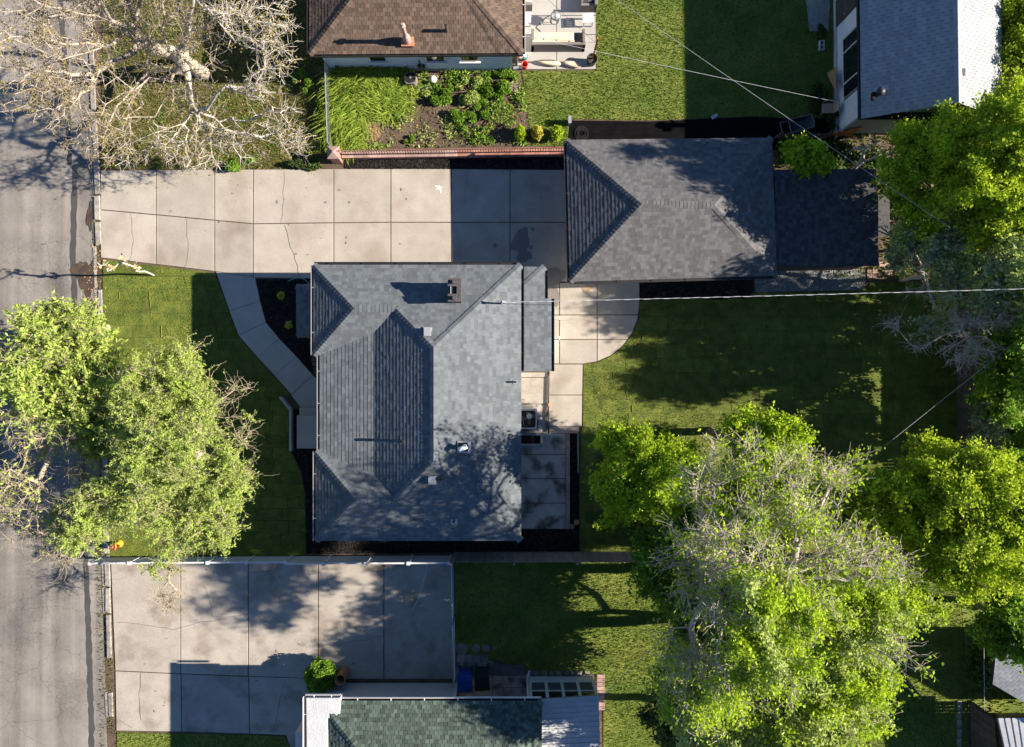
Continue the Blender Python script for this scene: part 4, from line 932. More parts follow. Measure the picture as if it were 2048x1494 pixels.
while yy < 1600: MB().prism([G(1913, yy), G(1921, yy), G(1921, yy + 17), G(1913, yy + 17)], 0, .10, .01).build('block', MT['curb'], bd); yy += 18.5

vf = thing('vinyl_fence', P(560, 1114), 'pale grey vinyl panel fence along the neighbour driveway', 'fence')
def vpanel(a, b, h):
    A, B = P(*a), P(*b); d = B - A; L = d.length; rz = math.atan2(d.y, d.x); c = (A + B) / 2
    pn = MB().box((c.x, c.y, h / 2), (L - .12, .035, h - .06), rz).build('panel', MT['vinyl'], vf)
    MB().box((c.x, c.y, h + .002), (L - .12, .07, .06), rz).build('top_rail', MT['vinyl'], pn)
def vpost(a, h): A = P(*a); MB().box((A.x, A.y, h / 2), (.12, .12, h)).box((A.x, A.y, h + .01), (.15, .15, .03)).build('post', MT['vinyl'], vf)
xs_ = [206, 282, 358, 434, 509, 585, 662, 743, 825, 903]
for i in range(9):
    h = .95 if i < 5 else 1.2
    vpanel((xs_[i], 1115 - i * .4), (xs_[i + 1], 1115 - (i + 1) * .4), h)
for i, x in enumerate(xs_): vpost((x, 1115 - i * .4), 1.0 if i < 6 else 1.26)

def chain_link(name, a, b, h, label, parent_thing=None, posts=2.2, pitch=.085, rail_m='steel'):
    A, B = P(*a), P(*b); d = B - A; L = d.length; u = d / L; t = parent_thing or thing(name, (A + B) / 2, label, 'fence')
    n = max(1, round(L / posts))
    for i in range(n + 1): c = A + u * (L * i / n); MB().tube([c, c + Vector((0, 0, h + .03))], .028, 8).build('post', MT[rail_m], t)
    MB().tube([A + Vector((0, 0, h)), B + Vector((0, 0, h))], .02, 8).build('top_rail', MT[rail_m], t)
    segs = []
    k = int((L + h) / pitch)
    for s in (1, -1):
        for i in range(k):
            x0 = -h + i * pitch; p0, p1 = max(0, x0), min(L, x0 + h)
            if p1 - p0 < .05: continue
            z0, z1 = p0 - x0, p1 - x0
            if s < 0: z0, z1 = h - z0, h - z1
            segs.append((A + u * p0 + Vector((0, 0, z0)), A + u * p1 + Vector((0, 0, z1))))
    mb = MB()
    for p, q in segs: mb.tube([p, q], .0035, 3, False)
    tag(mb.build('wire_mesh', MT['steel'], t), kind='stuff'); return t
chain_link('chain_link_fence', (662, 143), (667, 300), 1.1, 'chain link fence at the left end of the weedy garden')
chain_link('chain_link_fence', (907, 1117), (909, 1225), 1.15, 'chain link fence between neighbour driveway and south lawn')
gate = thing('chain_link_gate', P(905, 1280), 'tall chain link gate with bent pipe frame near the bins', 'gate')
A, B = P(909, 1232), P(911, 1352)
MB().tube([A + Vector((0, 0, .1)), A + Vector((0, 0, 1.15)), B + Vector((0, 0, 1.15)), B + Vector((0, 0, .1)), A + Vector((0, 0, .1))], .024, 8).build('frame', MT['steel'], gate)
MB().tube([A + Vector((0, 0, .12)), B + Vector((0, 0, 1.12))], .018, 8).build('brace', MT['steel'], gate)
mb = MB(); Lg = (B - A).length; ug = (B - A) / Lg
for i in range(int((Lg + 1.05) / .085)):
    x0 = -1.05 + i * .085; p0, p1 = max(0, x0), min(Lg, x0 + 1.05)
    if p1 - p0 > .05:
        for s in (0, 1):
            z0, z1 = (.1 + p0 - x0, .1 + p1 - x0) if s == 0 else (1.15 - (p0 - x0), 1.15 - (p1 - x0)); mb.tube([A + ug * p0 + Vector((0, 0, z0)), A + ug * p1 + Vector((0, 0, z1))], .0035, 3, False)
tag(mb.build('wire_mesh', MT['steel'], gate), kind='stuff')

# red garden wall with iron railing
rw = thing('garden_wall', P(900, 305), 'low red brick wall topped by iron railing beside the driveway', 'wall')
A, B = P(688, 316), P(1136, 309); d = B - A; L = d.length; u = d / L; rz = math.atan2(d.y, d.x)
rr = random.Random(12); x = 0.0
while x < L:
    ln = min(rr.uniform(.5, .62), L - x)
    if ln < .05: break
    c = A + u * (x + ln / 2)
    MB().box((c.x, c.y, .20), (ln - .012, .20, .40), rz).build('brick', MT['brick_red'], rw)
    MB().box((c.x, c.y + .0, .425), (ln - .01, .26, .05), rz).build('coping', MT['pink_stone'] if x < 4.6 else MT['brick_red'], rw); x += ln
for z in (.50, 1.05): c = (A + B) / 2; MB().tube([A + Vector((0, 0, z)), B + Vector((0, 0, z))], .018, 6).build('railing', MT['iron'] if z < .8 else MT['brick_red'], rw)
nb = int(L / .11)
for i in range(nb + 1): c = A + u * (L * i / nb); MB().tube([c + Vector((0, 0, .45)), c + Vector((0, 0, 1.05))], .013, 5).build('baluster', MT['iron'], rw)
pp = P(677, 318); rp = thing('gate_pillar', pp, 'short pink brick pillar with pyramid cap at end of red wall', 'pillar')
MB().box((pp.x, pp.y, .45), (.40, .44, .9)).build('shaft', MT['brick_red'], rp)
MB().add([(pp.x - .25, pp.y - .27, .9), (pp.x + .25, pp.y - .27, .9), (pp.x + .25, pp.y + .27, .9), (pp.x - .25, pp.y + .27, .9), (pp.x - .25, pp.y - .27, .96), (pp.x + .25, pp.y - .27, .96), (pp.x + .25, pp.y + .27, .96), (pp.x - .25, pp.y + .27, .96), (pp.x, pp.y, 1.1)],
         [(3, 2, 1, 0), (0, 1, 5, 4), (1, 2, 6, 5), (2, 3, 7, 6), (3, 0, 4, 7), (4, 5, 8), (5, 6, 8), (6, 7, 8), (7, 4, 8)]).build('cap', MT['pink_stone'], rp)

# ------------------------------------------------------------------ terrace furniture
Z0 = .05
def rbox(c, d, rz=0, mbx=None, ch=.03):
    """box with softened top edges"""
    mbx = mbx or MB(); x, y = d[0] / 2, d[1] / 2; m = Matrix.Rotation(rz, 3, 'Z')
    pts = [Vector(c) + m @ Vector(p + (0,)) for p in ((-x, -y), (x, -y), (x, y), (-x, y))]
    return mbx.prism([p[:2] for p in pts], c[2] - d[2] / 2, c[2] + d[2] / 2, ch)
def sofa(label, x0, y0, x1, y1, back, arms, seat_h=.40, back_h=.72, arm_h=.60):
    """pixel rectangle; back side 'S','N','E','W' """
    a, b = P(x0, y0), P(x1, y1); c = (a + b) / 2; w, dp = abs(b.x - a.x), abs(b.y - a.y); t = thing('outdoor_sofa', (c.x, c.y, Z0), label, 'sofa')
    MB().box((c.x, c.y, Z0 + .14), (w - .04, dp - .04, .26)).build('base', MT['wicker'], t)
    th = .12
    bb = {'S': ((c.x, c.y - dp / 2 + th / 2), (w, th)), 'N': ((c.x, c.y + dp / 2 - th / 2), (w, th)), 'E': ((c.x + w / 2 - th / 2, c.y), (th, dp)), 'W': ((c.x - w / 2 + th / 2, c.y), (th, dp))}
    bc, bs = bb[back]; rbox((bc[0], bc[1], Z0 + back_h / 2), (bs[0], bs[1], back_h), ch=.02).build('backrest', MT['wicker'], t)
    for s in arms: ac, as_ = bb[s]; rbox((ac[0], ac[1], Z0 + arm_h / 2 - .004), (as_[0], as_[1], arm_h), ch=.02).build('armrest', MT['wicker'], t)
    return t, c, w, dp
t, c, w, dp = sofa('long grey wicker sofa with beige cushions across the terrace', 1062, 71, 1168, 105, 'S', 'WE')
rbox((c.x - .22, c.y + .05, Z0 + .36), (w * .78, dp * .72, .17), ch=.05).build('seat_cushion', MT['cushion'], t)
rbox((c.x - .22, c.y - dp / 2 + .19, Z0 + .52), (w * .78, .12, .22), ch=.04).build('back_cushion', MT['cushion'], t)
t, c, w, dp = sofa('wicker armchair with rolled beige cushion at right of terrace', 1159, -24, 1191, 26, 'E', 'SN')
rbox((c.x - .12, c.y, Z0 + .36), (w * .5, dp * .7, .16), ch=.05).build('seat_cushion', MT['cushion'], t)
MB().tube([(c.x + .08, c.y - .34, Z0 + .52), (c.x + .08, c.y - .30, Z0 + .52), (c.x + .08, c.y + .30, Z0 + .52), (c.x + .08, c.y + .34, Z0 + .52)], [.05, .1, .1, .05], 12).build('back_cushion', MT['cushion'], t, True)
t, c, w, dp = sofa('wicker armchair with beige cushion against brown roofed house', 1040, -24, 1064, 24, 'W', 'SN')
rbox((c.x + .06, c.y + .02, Z0 + .36), (w * .7, dp * .74, .17), ch=.05).build('seat_cushion', MT['cushion'], t)
def slat_table(label, px, py, w, d, h=.45, vert=False, rz=0):
    p = P(px, py, h); t = thing('side_table', (p.x, p.y, Z0), label, 'table'); m = Matrix.Rotation(rz, 3, 'Z'); n = 5
    for i in range(n):
        o = (i - (n - 1) / 2) / n; off = Vector((o * w, 0, 0)) if vert else Vector((0, o * d, 0)); c = Vector((p.x, p.y, Z0 + h)) + m @ off
        MB().box(c, (w / n - .012, d, .03) if vert else (w, d / n - .012, .03), rz).build('slat', MT['white'], t)
    for sx in (-1, 1):
        for sy in (-1, 1): c = Vector((p.x, p.y, Z0 + h / 2 - .01)) + m @ Vector((sx * (w / 2 - .04), sy * (d / 2 - .04), 0)); MB().box(c, (.045, .045, h - .02), rz).build('leg', MT['white'], t)
    for sx in (-1, 1): c = Vector((p.x, p.y, Z0 + h - .05)) + m @ Vector((sx * (w / 2 - .04), 0, 0)); MB().box(c, (.03, d - .1, .05), rz).build('apron', MT['white'], t)
slat_table('white slatted side table right of the fire bowl', 1176, 37, .46, .42, rz=.06); slat_table('white slatted side table beside the brown eave', 1055, 36, .30, .44, vert=True)
fp = P(1111.5, 30, .55); fb = thing('fire_bowl', (fp.x, fp.y, Z0), 'round steel fire bowl on a ring stand in the terrace', 'fire bowl')
MB().lathe((fp.x, fp.y, Z0), [(.10, .30), (.18, .36), (.20, .46), (.17, .52), (.05, .56), (.02, .60)], 22).build('bowl', MT['steel'], fb, True)
MB().lathe((fp.x, fp.y, Z0), [(.19, .42), (.215, .42), (.215, .45), (.19, .45), (.19, .42)], 22, False).build('ring', MT['dark_metal'], fb)
MB().lathe((fp.x, fp.y, Z0), [(.165, .0), (.185, .0), (.185, .025), (.165, .025), (.165, .0)], 22, False).build('foot_ring', MT['steel'], fb)
for k in range(4): a = k * 1.57 + .5; MB().tube([(fp.x + .175 * math.cos(a), fp.y + .175 * math.sin(a), Z0), (fp.x + .2 * math.cos(a), fp.y + .2 * math.sin(a), Z0 + .43)], .012, 6).build('leg', MT['dark_metal'], fb)
hz = thing('gas_hose', P(1080, 55), 'thin black hose with white tag on terrace concrete', 'hose')
MB().tube([P(a, b, .065) for a, b in ((1103, 30), (1095, 33), (1086, 41), (1080, 46), (1074, 53), (1073, 56), (1081, 62), (1079, 65), (1073, 68))], .012, 6).build('tube', MT['iron'], hz)
MB().box(P(1084, 46, .09), (.10, .14, .02), .5).build('tag', MT['white'], hz)
def cushion(label, pts, hgt):
    a, b = P(*pts[0]), P(*pts[1]); d = b - a; rz = math.atan2(d.y, d.x); c = (a + b) / 2
    t = rbox((c.x, c.y, Z0 + hgt / 2 + .003), (d.length, .30, hgt), rz, ch=.06).build('loose_cushion', MT['cushion'], None); tag(t, label, 'cushion', 'loose cushions on the terrace floor')
    md = t.modifiers.new('soft', 'SUBSURF'); md.levels = md.render_levels = 2; md.subdivision_type = 'CATMULL_CLARK'
    for e in t.data.polygons: e.use_smooth = True
cushion('wrinkled beige cushion lying nearer the red bucket', ((1074, 125), (1124, 132)), .22); cushion('beige cushion lying nearer the big black pot', ((1124, 127), (1164, 136)), .22)
bp_ = P(1184, 119, .4); pot = thing('plant_pot', (bp_.x, bp_.y, Z0), 'large black pot of dark soil with an orange post in it', 'pot')
MB().lathe((bp_.x, bp_.y, Z0), [(.17, 0), (.215, .42), (.235, .42), (.235, .46), (.20, .46), (.19, .38)], 24, False).build('pot_shell', MT['plastic_black'], pot, True)
MB().lathe((bp_.x, bp_.y, Z0), [(.195, .37), (.01, .39)], 20).build('soil', MT['wet_dirt'], pot)
ep = thing('umbrella_post', (bp_.x, bp_.y, Z0 + .39), 'orange wooden post standing in the black pot', 'post')
MB().box((bp_.x + .02, bp_.y + .03, Z0 + .37 + .95), (.055, .07, 1.9)).build('shaft', MT['cedar'], ep); MB().box((bp_.x + .02, bp_.y + .03, Z0 + 2.28), (.07, .085, .04)).build('cap', MT['cedar'], ep)
bk = P(1049.5, 132, .2); bu = thing('bucket', (bk.x, bk.y, Z0), 'red plastic bucket at the terrace corner', 'bucket')
MB().lathe((bk.x, bk.y, Z0), [(.105, 0), (.135, .34), (.15, .34), (.15, .37), (.128, .37), (.10, .04), (.0, .04)], 22, False).build('shell', MT['red'], bu, True)
MB().tube([(bk.x + .145 * math.cos(a), bk.y + .145 * math.sin(a), Z0 + .33 - .05 * math.sin(a * 1.0)) for a in np.linspace(3.3, 6.1, 9)], .006, 5).build('handle', MT['steel'], bu)
rl = P(1050, 112, .3); ho = thing('hose_reel', (rl.x, rl.y, Z0), 'coiled green hose on a small reel by the house corner', 'hose')
for k in range(4): MB().lathe((rl.x, rl.y, Z0 + .08 + k * .05), [(.10, 0), (.125, .0), (.125, .035), (.10, .035), (.10, 0)], 18, False).build('coil', MT['hose'], ho)
MB().lathe((rl.x, rl.y, Z0), [(.08, 0), (.08, .32), (.05, .34)], 14).build('drum', MT['white'], ho)
mr_ = P(1042, 123); rk_ = thing('boot_rack', mr_, 'cluttered low rack behind the red bucket', 'rack')
MB().box((mr_.x, mr_.y + .06, Z0 + .10), (.24, .16, .03)).box((mr_.x, mr_.y + .06, Z0 + .22), (.24, .16, .03)).box((mr_.x - .11, mr_.y + .06, Z0 + .12), (.02, .16, .24)).box((mr_.x + .11, mr_.y + .06, Z0 + .12), (.02, .16, .24)).build('frame', MT['wood_dark'], rk_)
MB().box((mr_.x, mr_.y + .06, Z0 + .27), (.16, .12, .07), .3).build('boot', MT['pink_stone'], rk_)
wb = P(1032, 138); sb = MB().box((wb.x, wb.y, .09), (.22, .10, .10), .15).box((wb.x, wb.y, .145), (.24, .12, .012), .15).build('splash_block', MT['white'], None); tag(sb, 'small white splash block at corner of brown roofed house', 'block')

# air conditioner and flue by the north house
def condenser(label, px, py, w, hgt, zb, m, cat='air conditioner'):
    p = P(px, py, hgt); t = thing('air_conditioner', (p.x, p.y, zb), label, cat)
    k = .09; x = w / 2
    octo = [(p.x + a * x + c_ * k, p.y + b * x + d_ * k) for a, b, c_, d_ in ((-1, -1, 1, 0), (1, -1, -1, 0), (1, -1, 0, 1), (1, 1, 0, -1), (1, 1, -1, 0), (-1, 1, 1, 0), (-1, 1, 0, -1), (-1, -1, 0, 1))]
    MB().prism(octo, zb + .04, zb + hgt, .015).build('housing', m, t)
    MB().prism([(p.x + (q[0] - p.x) * 1.15, p.y + (q[1] - p.y) * 1.15) for q in octo], 0, zb + .045).build('pad', MT['curb'], t)
    f = MB().lathe((p.x, p.y, zb + hgt), [(x * .84, .004), (x * .84, .008), (.0, .008)], 26, False).build('fan_well', MT['black'], t)
    for r_ in (.84, .62, .42, .24): MB().lathe((p.x, p.y, zb + hgt + .014), [(x * r_ - .008, 0), (x * r_ + .008, 0), (x * r_ + .008, .01), (x * r_ - .008, .01), (x * r_ - .008, 0)], 26, False).build('grille_ring', MT['dark_metal'], t)
    for i in range(4): a = i * 1.57 + .4; MB().box((p.x + x * .4 * math.cos(a), p.y + x * .4 * math.sin(a), zb + hgt + .011), (x * .7, .12, .008), a).build('fan_blade', MT['dark_metal'], t)
    MB().lathe((p.x, p.y, zb + hgt + .02), [(x * .2, 0), (x * .2, .03), (0, .035)], 14).build('motor_cap', m, t)
    return t
condenser('air conditioner with pale housing in the weedy garden', 821, 156, .52, .62, .03, MT['wicker'])
pg = P(866, 157, .5); gl_ = thing('garden_light', (pg.x, pg.y, .03), 'round pale domed post cap beside the air conditioner', 'post')
MB().lathe((pg.x, pg.y, .03), [(.05, 0), (.05, .35), (.09, .37), (.165, .40), (.14, .46), (.06, .49), (.0, .50)], 20).build('dome', MT['white'], gl_, True)
MB().box((pg.x - .28, pg.y - .22, .10), (.18, .14, .14), .4).build('box', MT['greywall'], gl_)

# evaporative cooler behind the main house
cpx = P(1055, 838, .9); cl = thing('air_conditioner', (cpx.x, cpx.y, .03), 'open galvanised air conditioner with dark fan beside main house', 'air conditioner')
MB().box((cpx.x, cpx.y, .48), (.80, .86, .90)).build('housing', MT['steel'], cl)
MB().prism([(cpx.x + x * .34, cpx.y + y * .36) for x, y in ((-1, -.8), (-.8, -1), (.8, -1), (1, -.8), (1, .8), (.8, 1), (-.8, 1), (-1, .8))], .931, .937).build('fan_well', MT['black'], cl)
MB().lathe((cpx.x + .08, cpx.y + .12, .937), [(.12, 0), (.12, .03), (.0, .05)], 16).build('motor', MT['greywall'], cl)
for a in (.5, 1.9, 3.3, 4.7): MB().box((cpx.x + .08 + .16 * math.cos(a), cpx.y + .05 + .16 * math.sin(a), .946), (.24, .13, .01), a).build('fan_blade', MT['dark_metal'], cl)
MB().tube([(cpx.x - .3, cpx.y + .40, .96), (cpx.x - .12, cpx.y - .40, .96)], .012, 6).build('strap', MT['wood_grey'], cl)
MB().tube([(cpx.x - .35, cpx.y - .5, .06), (cpx.x, cpx.y - .53, .06), (cpx.x + .45, cpx.y - .42, .06), (cpx.x + .47, cpx.y - .1, .06)], .03, 7).build('hose', MT['iron'], cl)
ww = thing('window_well', P(1060, 880), 'blue grey metal window well below the air conditioner', 'window well')
a_, b_ = P(1036, 868), P(1083, 889)
for dx, dy, sx, sy in ((0, .5, 1, .05), (0, -.5, 1, .05), (.5, 0, .05, 1)):
    c = Vector(((a_.x + b_.x) / 2 + dx * (b_.x - a_.x), (a_.y + b_.y) / 2 + dy * abs(b_.y - a_.y), .10)); MB().box(c, ((b_.x - a_.x) if sx == 1 else .09, abs(b_.y - a_.y) if sy == 1 else .09, .16)).build('rim', MT['greywall'], ww)
MB().box(((a_.x + b_.x) / 2, (a_.y + b_.y) / 2, .04), (b_.x - a_.x - .1, abs(b_.y - a_.y) - .1, .02)).build('well_floor', MT['black'], ww)
dr = thing('drain_pipe', P(1097, 800), 'long thin downspout extension lying on the back walk', 'pipe')
MB().tube([P(a, b, .09) for a, b in ((1099, 745), (1096, 760), (1095, 800), (1093, 850), (1094, 864))], .035, 7).build('pipe', MT['wood_dark'], dr)
rkx = P(1097, 810); rock = MB().lathe((rkx.x, rkx.y, .04), [(.05, 0), (.09, .04), (.08, .1), (.02, .14)], 9).build('stone', MT['terracotta'], None); tag(rock, 'small tan stone resting on the back walk', 'stone')
for (x, y, m, lb) in ((1144, 1052, 'wood_grey', 'grey rock at the end of the stone planter'), (1153, 1044, 'terracotta', 'orange rock at the end of the stone planter')):
    c = P(x, y); r_ = random.Random(x); o = MB(); o.lathe((c.x, c.y, .02), [(.09, 0), (.13, .05), (.10, .12), (.02, .15)], 8); o.v = [(v[0] + r_.uniform(-.02, .02), v[1] + r_.uniform(-.02, .02), v[2] + r_.uniform(-.01, .01)) for v in o.v]
    tag(o.build('rock', MT[m], None), lb, 'rock')
for k, (y0, lb) in enumerate(((636, 'upper thin white hook bracket sticking out of the rear eave'), (676, 'lower thin white hook bracket sticking out of the rear eave'))):
    p0, p1 = P(1103, y0, 2.4), P(1119, y0, 2.4); o = MB().tube([p0, p1], .014, 6).box((p1.x, p1.y, p1.z), (.04, .14, .03)).build('clothesline_bracket', MT['cable_white'], None); tag(o, lb, 'bracket', 'brackets on the rear eave')
    MB().tube([(p0.x + .01, p0.y, 2.4), (p0.x - .3, p0.y, 2.4)], .014, 6).build('mount', MT['cable_white'], o)

# ------------------------------------------------------------------ white house side: chair, wheelbarrow, block, board
cb = P(1644, 90, .2); o = thing('cinder_block', (cb.x, cb.y, .03), 'pale hollow concrete block on shaded lawn by white house', 'block')
for x, y, sx, sy in ((0, .185, .2, .03), (0, -.185, .2, .03), (-.085, 0, .03, .34), (.085, 0, .03, .34), (0, 0, .14, .04)): MB().box((cb.x + x, cb.y + y, .13), (sx, sy, .2)).build('web', MT['block'], o)
hb = thing('straw_board', P(1664, 156, .3), 'torn tan board leaning on the white stucco wall', 'board')
pts = [P(1653, 146, .05), P(1672, 134, .75), P(1672, 176, .75), P(1667, 177, .6), P(1663, 166, .35), P(1659, 161, .22), P(1657, 152, .1)]
V = [Vector(p) for p in pts] + [Vector(p) + Vector((.02, 0, -.02)) for p in pts]; n = len(pts)
MB().add(V, [tuple(range(n)), tuple(range(2 * n - 1, n - 1, -1))] + [(i, n + i, n + (i + 1) % n, (i + 1) % n) for i in range(n)]).build('panel', MT['straw'], hb)
pc_ = P(1657, 217, .4); chr_ = thing('plastic_chair', (pc_.x, pc_.y, .03), 'tan plastic garden chair beside the white stucco house', 'chair')
def curved(name, pts, th, m, par): return MB().tube(pts, th, 8).build(name, m, par, True)
cx_, cy_ = pc_.x, pc_.y
rbox((cx_ - .03, cy_, .44), (.46, .40, .035), ch=.012).build('seat', MT['plastic_tan'], chr_)
MB().box((cx_ - .27, cy_, .40), (.04, .40, .09)).build('seat_lip', MT['plastic_tan'], chr_)
MB().box((cx_ + .24, cy_, .64), (.035, .42, .42), 0, Matrix.Rotation(.18, 3, 'Y')).build('backrest', MT['plastic_tan'], chr_)
for s in (-1, 1):
    curved('armrest', [(cx_ + .25, cy_ + s * .21, .70), (cx_ + .10, cy_ + s * .26, .66), (cx_ - .12, cy_ + s * .27, .64), (cx_ - .26, cy_ + s * .23, .60), (cx_ - .27, cy_ + s * .22, .42)], .028, MT['plastic_tan'], chr_)
    for fx in (-.25, .22): MB().tube([(cx_ + fx, cy_ + s * .19, .43), (cx_ + fx * 1.18, cy_ + s * .23, .03)], [.03, .022], 8).build('leg', MT['plastic_tan'], chr_)
wbp = P(1600, 249, .4); wbr = thing('wheelbarrow', (wbp.x, wbp.y, .024), 'dark grey wheelbarrow parked on the black weed sheet', 'wheelbarrow')
rzb = .25; mrot = Matrix.Rotation(rzb, 3, 'Z')
def wv(x, y, z): return Vector((wbp.x, wbp.y, 0)) + mrot @ Vector((x, y, 0)) + Vector((0, 0, z))
topr = [wv(-.5, -.3, .52), wv(.52, -.27, .52), wv(.56, 0, .52), wv(.52, .27, .52), wv(-.5, .3, .52)]; botr = [wv(-.26, -.2, .28), wv(.2, -.18, .24), wv(.22, 0, .24), wv(.2, .18, .24), wv(-.26, .2, .28)]
n = 5; tr = MB().add(topr + botr, [(i, (i + 1) % n, n + (i + 1) % n, n + i) for i in range(n)] + [tuple(range(n, 2 * n))]).build('tray', MT['dark_metal'], wbr)
sol = tr.modifiers.new('thick', 'SOLIDIFY'); sol.thickness = .012
MB().tube(topr + [topr[0]], .014, 6).build('rim', MT['greywall'], tr)
for s in (-1, 1):
    MB().tube([wv(.55, s * .06, .17), wv(-.2, s * .2, .30), wv(-.5, s * .26, .46), wv(-.85, s * .27, .48)], .018, 7).build('handle', MT['wood_grey'], wbr)
    MB().tube([wv(-.22, s * .2, .30), wv(-.28, s * .22, .03)], .015, 6).build('leg', MT['dark_metal'], wbr)
MB().tube([wv(-.85, -.27, .48), wv(-.85, .27, .48)], .012, 6).build('cross_bar', MT['greywall'], wbr)
wh = MB().tube([wv(.58, -.04, .19), wv(.58, .04, .19)], .165, 18).build('wheel', MT['plastic_black'], wbr); MB().tube([wv(.58, -.045, .19), wv(.58, .045, .19)], .08, 12).build('rim', MT['steel'], wh)
ob = P(1428, 234); o = MB().box((ob.x, ob.y, .075), (.28, .14, .09), .5).box((ob.x, ob.y, .125), (.24, .10, .012), .5).build('paver_brick', MT['block'], None); tag(o, 'single pale paver lying at the edge of the weed sheet', 'paver')
ob = P(1138, 247); o = MB().box((ob.x, ob.y, .25), (.09, .28, .5)).box((ob.x, ob.y, .51), (.13, .32, .03)).build('post', MT['greywall'], None); tag(o, 'stubby pale fence post at the corner of the weed sheet', 'post')
cg = thing('cedar_gate', P(1680, 272), 'bright orange cedar gate at the corner of the white house', 'gate')
g0, g1 = P(1652, 273), P(1700, 273)
for k in range(8):
    c = g0.lerp(g1, (k + .5) / 8); hh = .28 + .95 * (k + .5) / 8; MB().box((c.x, c.y + .01, hh / 2 + .03), ((g1.x - g0.x) / 8 - .008, .02, hh)).build('board', MT['cedar'], cg)
MB().box(((g0.x + g1.x) / 2, g0.y - .015, .2), (g1.x - g0.x, .03, .08)).build('rail', MT['cedar'], cg)
coil = P(1163, 266, .1); o = thing('hose_coil', coil, 'coiled black hose on the weed sheet near garage corner', 'hose')
for k in range(5): MB().lathe((coil.x, coil.y, .035 + .022 * (k % 2)), [(.12 + k * .045, 0), (.138 + k * .045, 0), (.138 + k * .045, .02), (.12 + k * .045, .02), (.12 + k * .045, 0)], 22, False).build('loop', MT['iron'], o)
# fabric folds
fd = bpy.data.objects['weed_fabric']; rf = random.Random(9)
for k in range(16):
    x0, y0 = rf.uniform(1150, 1480), rf.uniform(246, 276); ln = rf.uniform(60, 190)
    pts = [P(x0 + ln * i / 7, y0 - ln * i / 7 * .02 + rf.uniform(-2, 2), 0) for i in range(8)]
    MB().tube([Vector((p.x, p.y, .022)) for p in pts], [.003] + [rf.uniform(.012, .03) for _ in range(6)] + [.003], 6).build('fold', MT['fabric_black'], fd)

# ------------------------------------------------------------------ south: bins, pots, stepping stones
def bin_(label, px, py, m, rz, cat='bin'):
    p = P(px, py, .5); t = thing('wheeled_bin', (p.x, p.y, .03), label, cat); mr = Matrix.Rotation(rz, 3, 'Z')
    def q(x, y, z): return Vector((p.x, p.y, 0)) + mr @ Vector((x, y, 0)) + Vector((0, 0, z))
    lo = [q(-.22, -.26, .06), q(.22, -.26, .06), q(.22, .26, .06), q(-.22, .26, .06)]; hi = [q(-.29, -.36, .95), q(.29, -.36, .95), q(.29, .36, .95), q(-.29, .36, .95)]
    MB().add(lo + hi, [(3, 2, 1, 0), (4, 5, 6, 7)] + [(i, (i + 1) % 4, 4 + (i + 1) % 4, 4 + i) for i in range(4)]).build('body', m, t)
    prof = [(-.42, .96), (-.40, 1.01), (-.2, 1.06), (.1, 1.07), (.32, 1.03), (.36, .97)]
    V = [q(-.31, y, z) for y, z in prof] + [q(.31, y, z) for y, z in prof]; k = len(prof)
    lid = MB().add(V, [tuple(range(k)), tuple(range(2 * k - 1, k - 1, -1))] + [(i, k + i, k + (i + 1) % k, (i + 1) % k) for i in range(k)]).build('lid', m, t)
    for i in range(3): MB().box(q(-.16 + .16 * i, -.05, 1.072), (.05, .5, .012), rz).build('rib', m, lid)
    MB().tube([q(-.25, .40, .93), q(.25, .40, .93)], .02, 7).build('handle', m, t)
    for s in (-1, 1):
        w_ = MB().tube([q(s * .24, .30, .13), q(s * .29, .30, .13)], .11, 14).build('wheel', MT['plastic_black'], t)
    return t
bin_('blue wheeled recycling bin by the chain link gate', 931, 1356, MT['plastic_blue'], math.pi * .0); bin_('black wheeled rubbish bin next to the blue bin', 965, 1353, MT['plastic_black'], .06)
sp = [(924, 1296, .27), (952, 1295, .185), (972, 1295, .16), (990, 1295, .105)]
for (x, y, r_), lb in zip(sp, ('largest round stepping stone by the chain link gate', 'second round stepping stone from the gate', 'third round stepping stone from the gate', 'smallest round stepping stone farthest from the gate')):
    p = P(x, y); tag(MB().lathe((p.x, p.y, .0), [(r_, 0), (r_, .065), (r_ - .02, .078), (0, .08)], 22).build('stepping_stone', MT['wood_grey'], None), lb, 'stepping stone', 'round stepping stones')
pv = thing('paver_row', P(950, 1316), 'short row of dark square pavers above the bins', 'pavers')
for k in range(4): MB().prism([G(914 + k * 16, 1308), G(929.4 + k * 16, 1308), G(929.4 + k * 16, 1323), G(914 + k * 16, 1323)], 0, .07, .01).build('paver', MT['pink_stone'] if k < 2 else MT['wood_grey'], pv)
pv2 = thing('paver_row', P(1015, 1338), 'three exposed aggregate pavers right of the black bin', 'pavers')
for k in range(3): MB().prism([G(978 + k * 25, 1328), G(1001.5 + k * 25, 1328), G(1001.5 + k * 25, 1350), G(978 + k * 25, 1350)], 0, .075, .012).build('paver', MT['gravel'], pv2)
pv3 = thing('paver_row', P(1205, 1380), 'column of brown brick pavers right of the sunroom', 'pavers')
for k in range(9): MB().prism([G(1194, 1348 + k * 8), G(1209, 1348 + k * 8), G(1209, 1355.4 + k * 8), G(1194, 1355.4 + k * 8)], 0, .07, .008).build('paver', MT['pink_stone'], pv3)
pv4 = thing('paver_row', P(1120, 1346), 'broken grey edging stones along the sunroom front', 'pavers'); x = 1056
while x < 1180: ln = rf.uniform(7, 15); MB().prism([G(x, 1341 + rf.uniform(-1, 1)), G(x + ln - 1, 1341), G(x + ln - 1.5, 1349), G(x + .6, 1349)], 0, .08, .01).build('stone', MT['wood_grey'], pv4); x += ln + rf.uniform(0, 6)
pv5 = thing('paver_row', P(1750, 545), 'reddish square pavers at the corner of the dark shed', 'pavers')
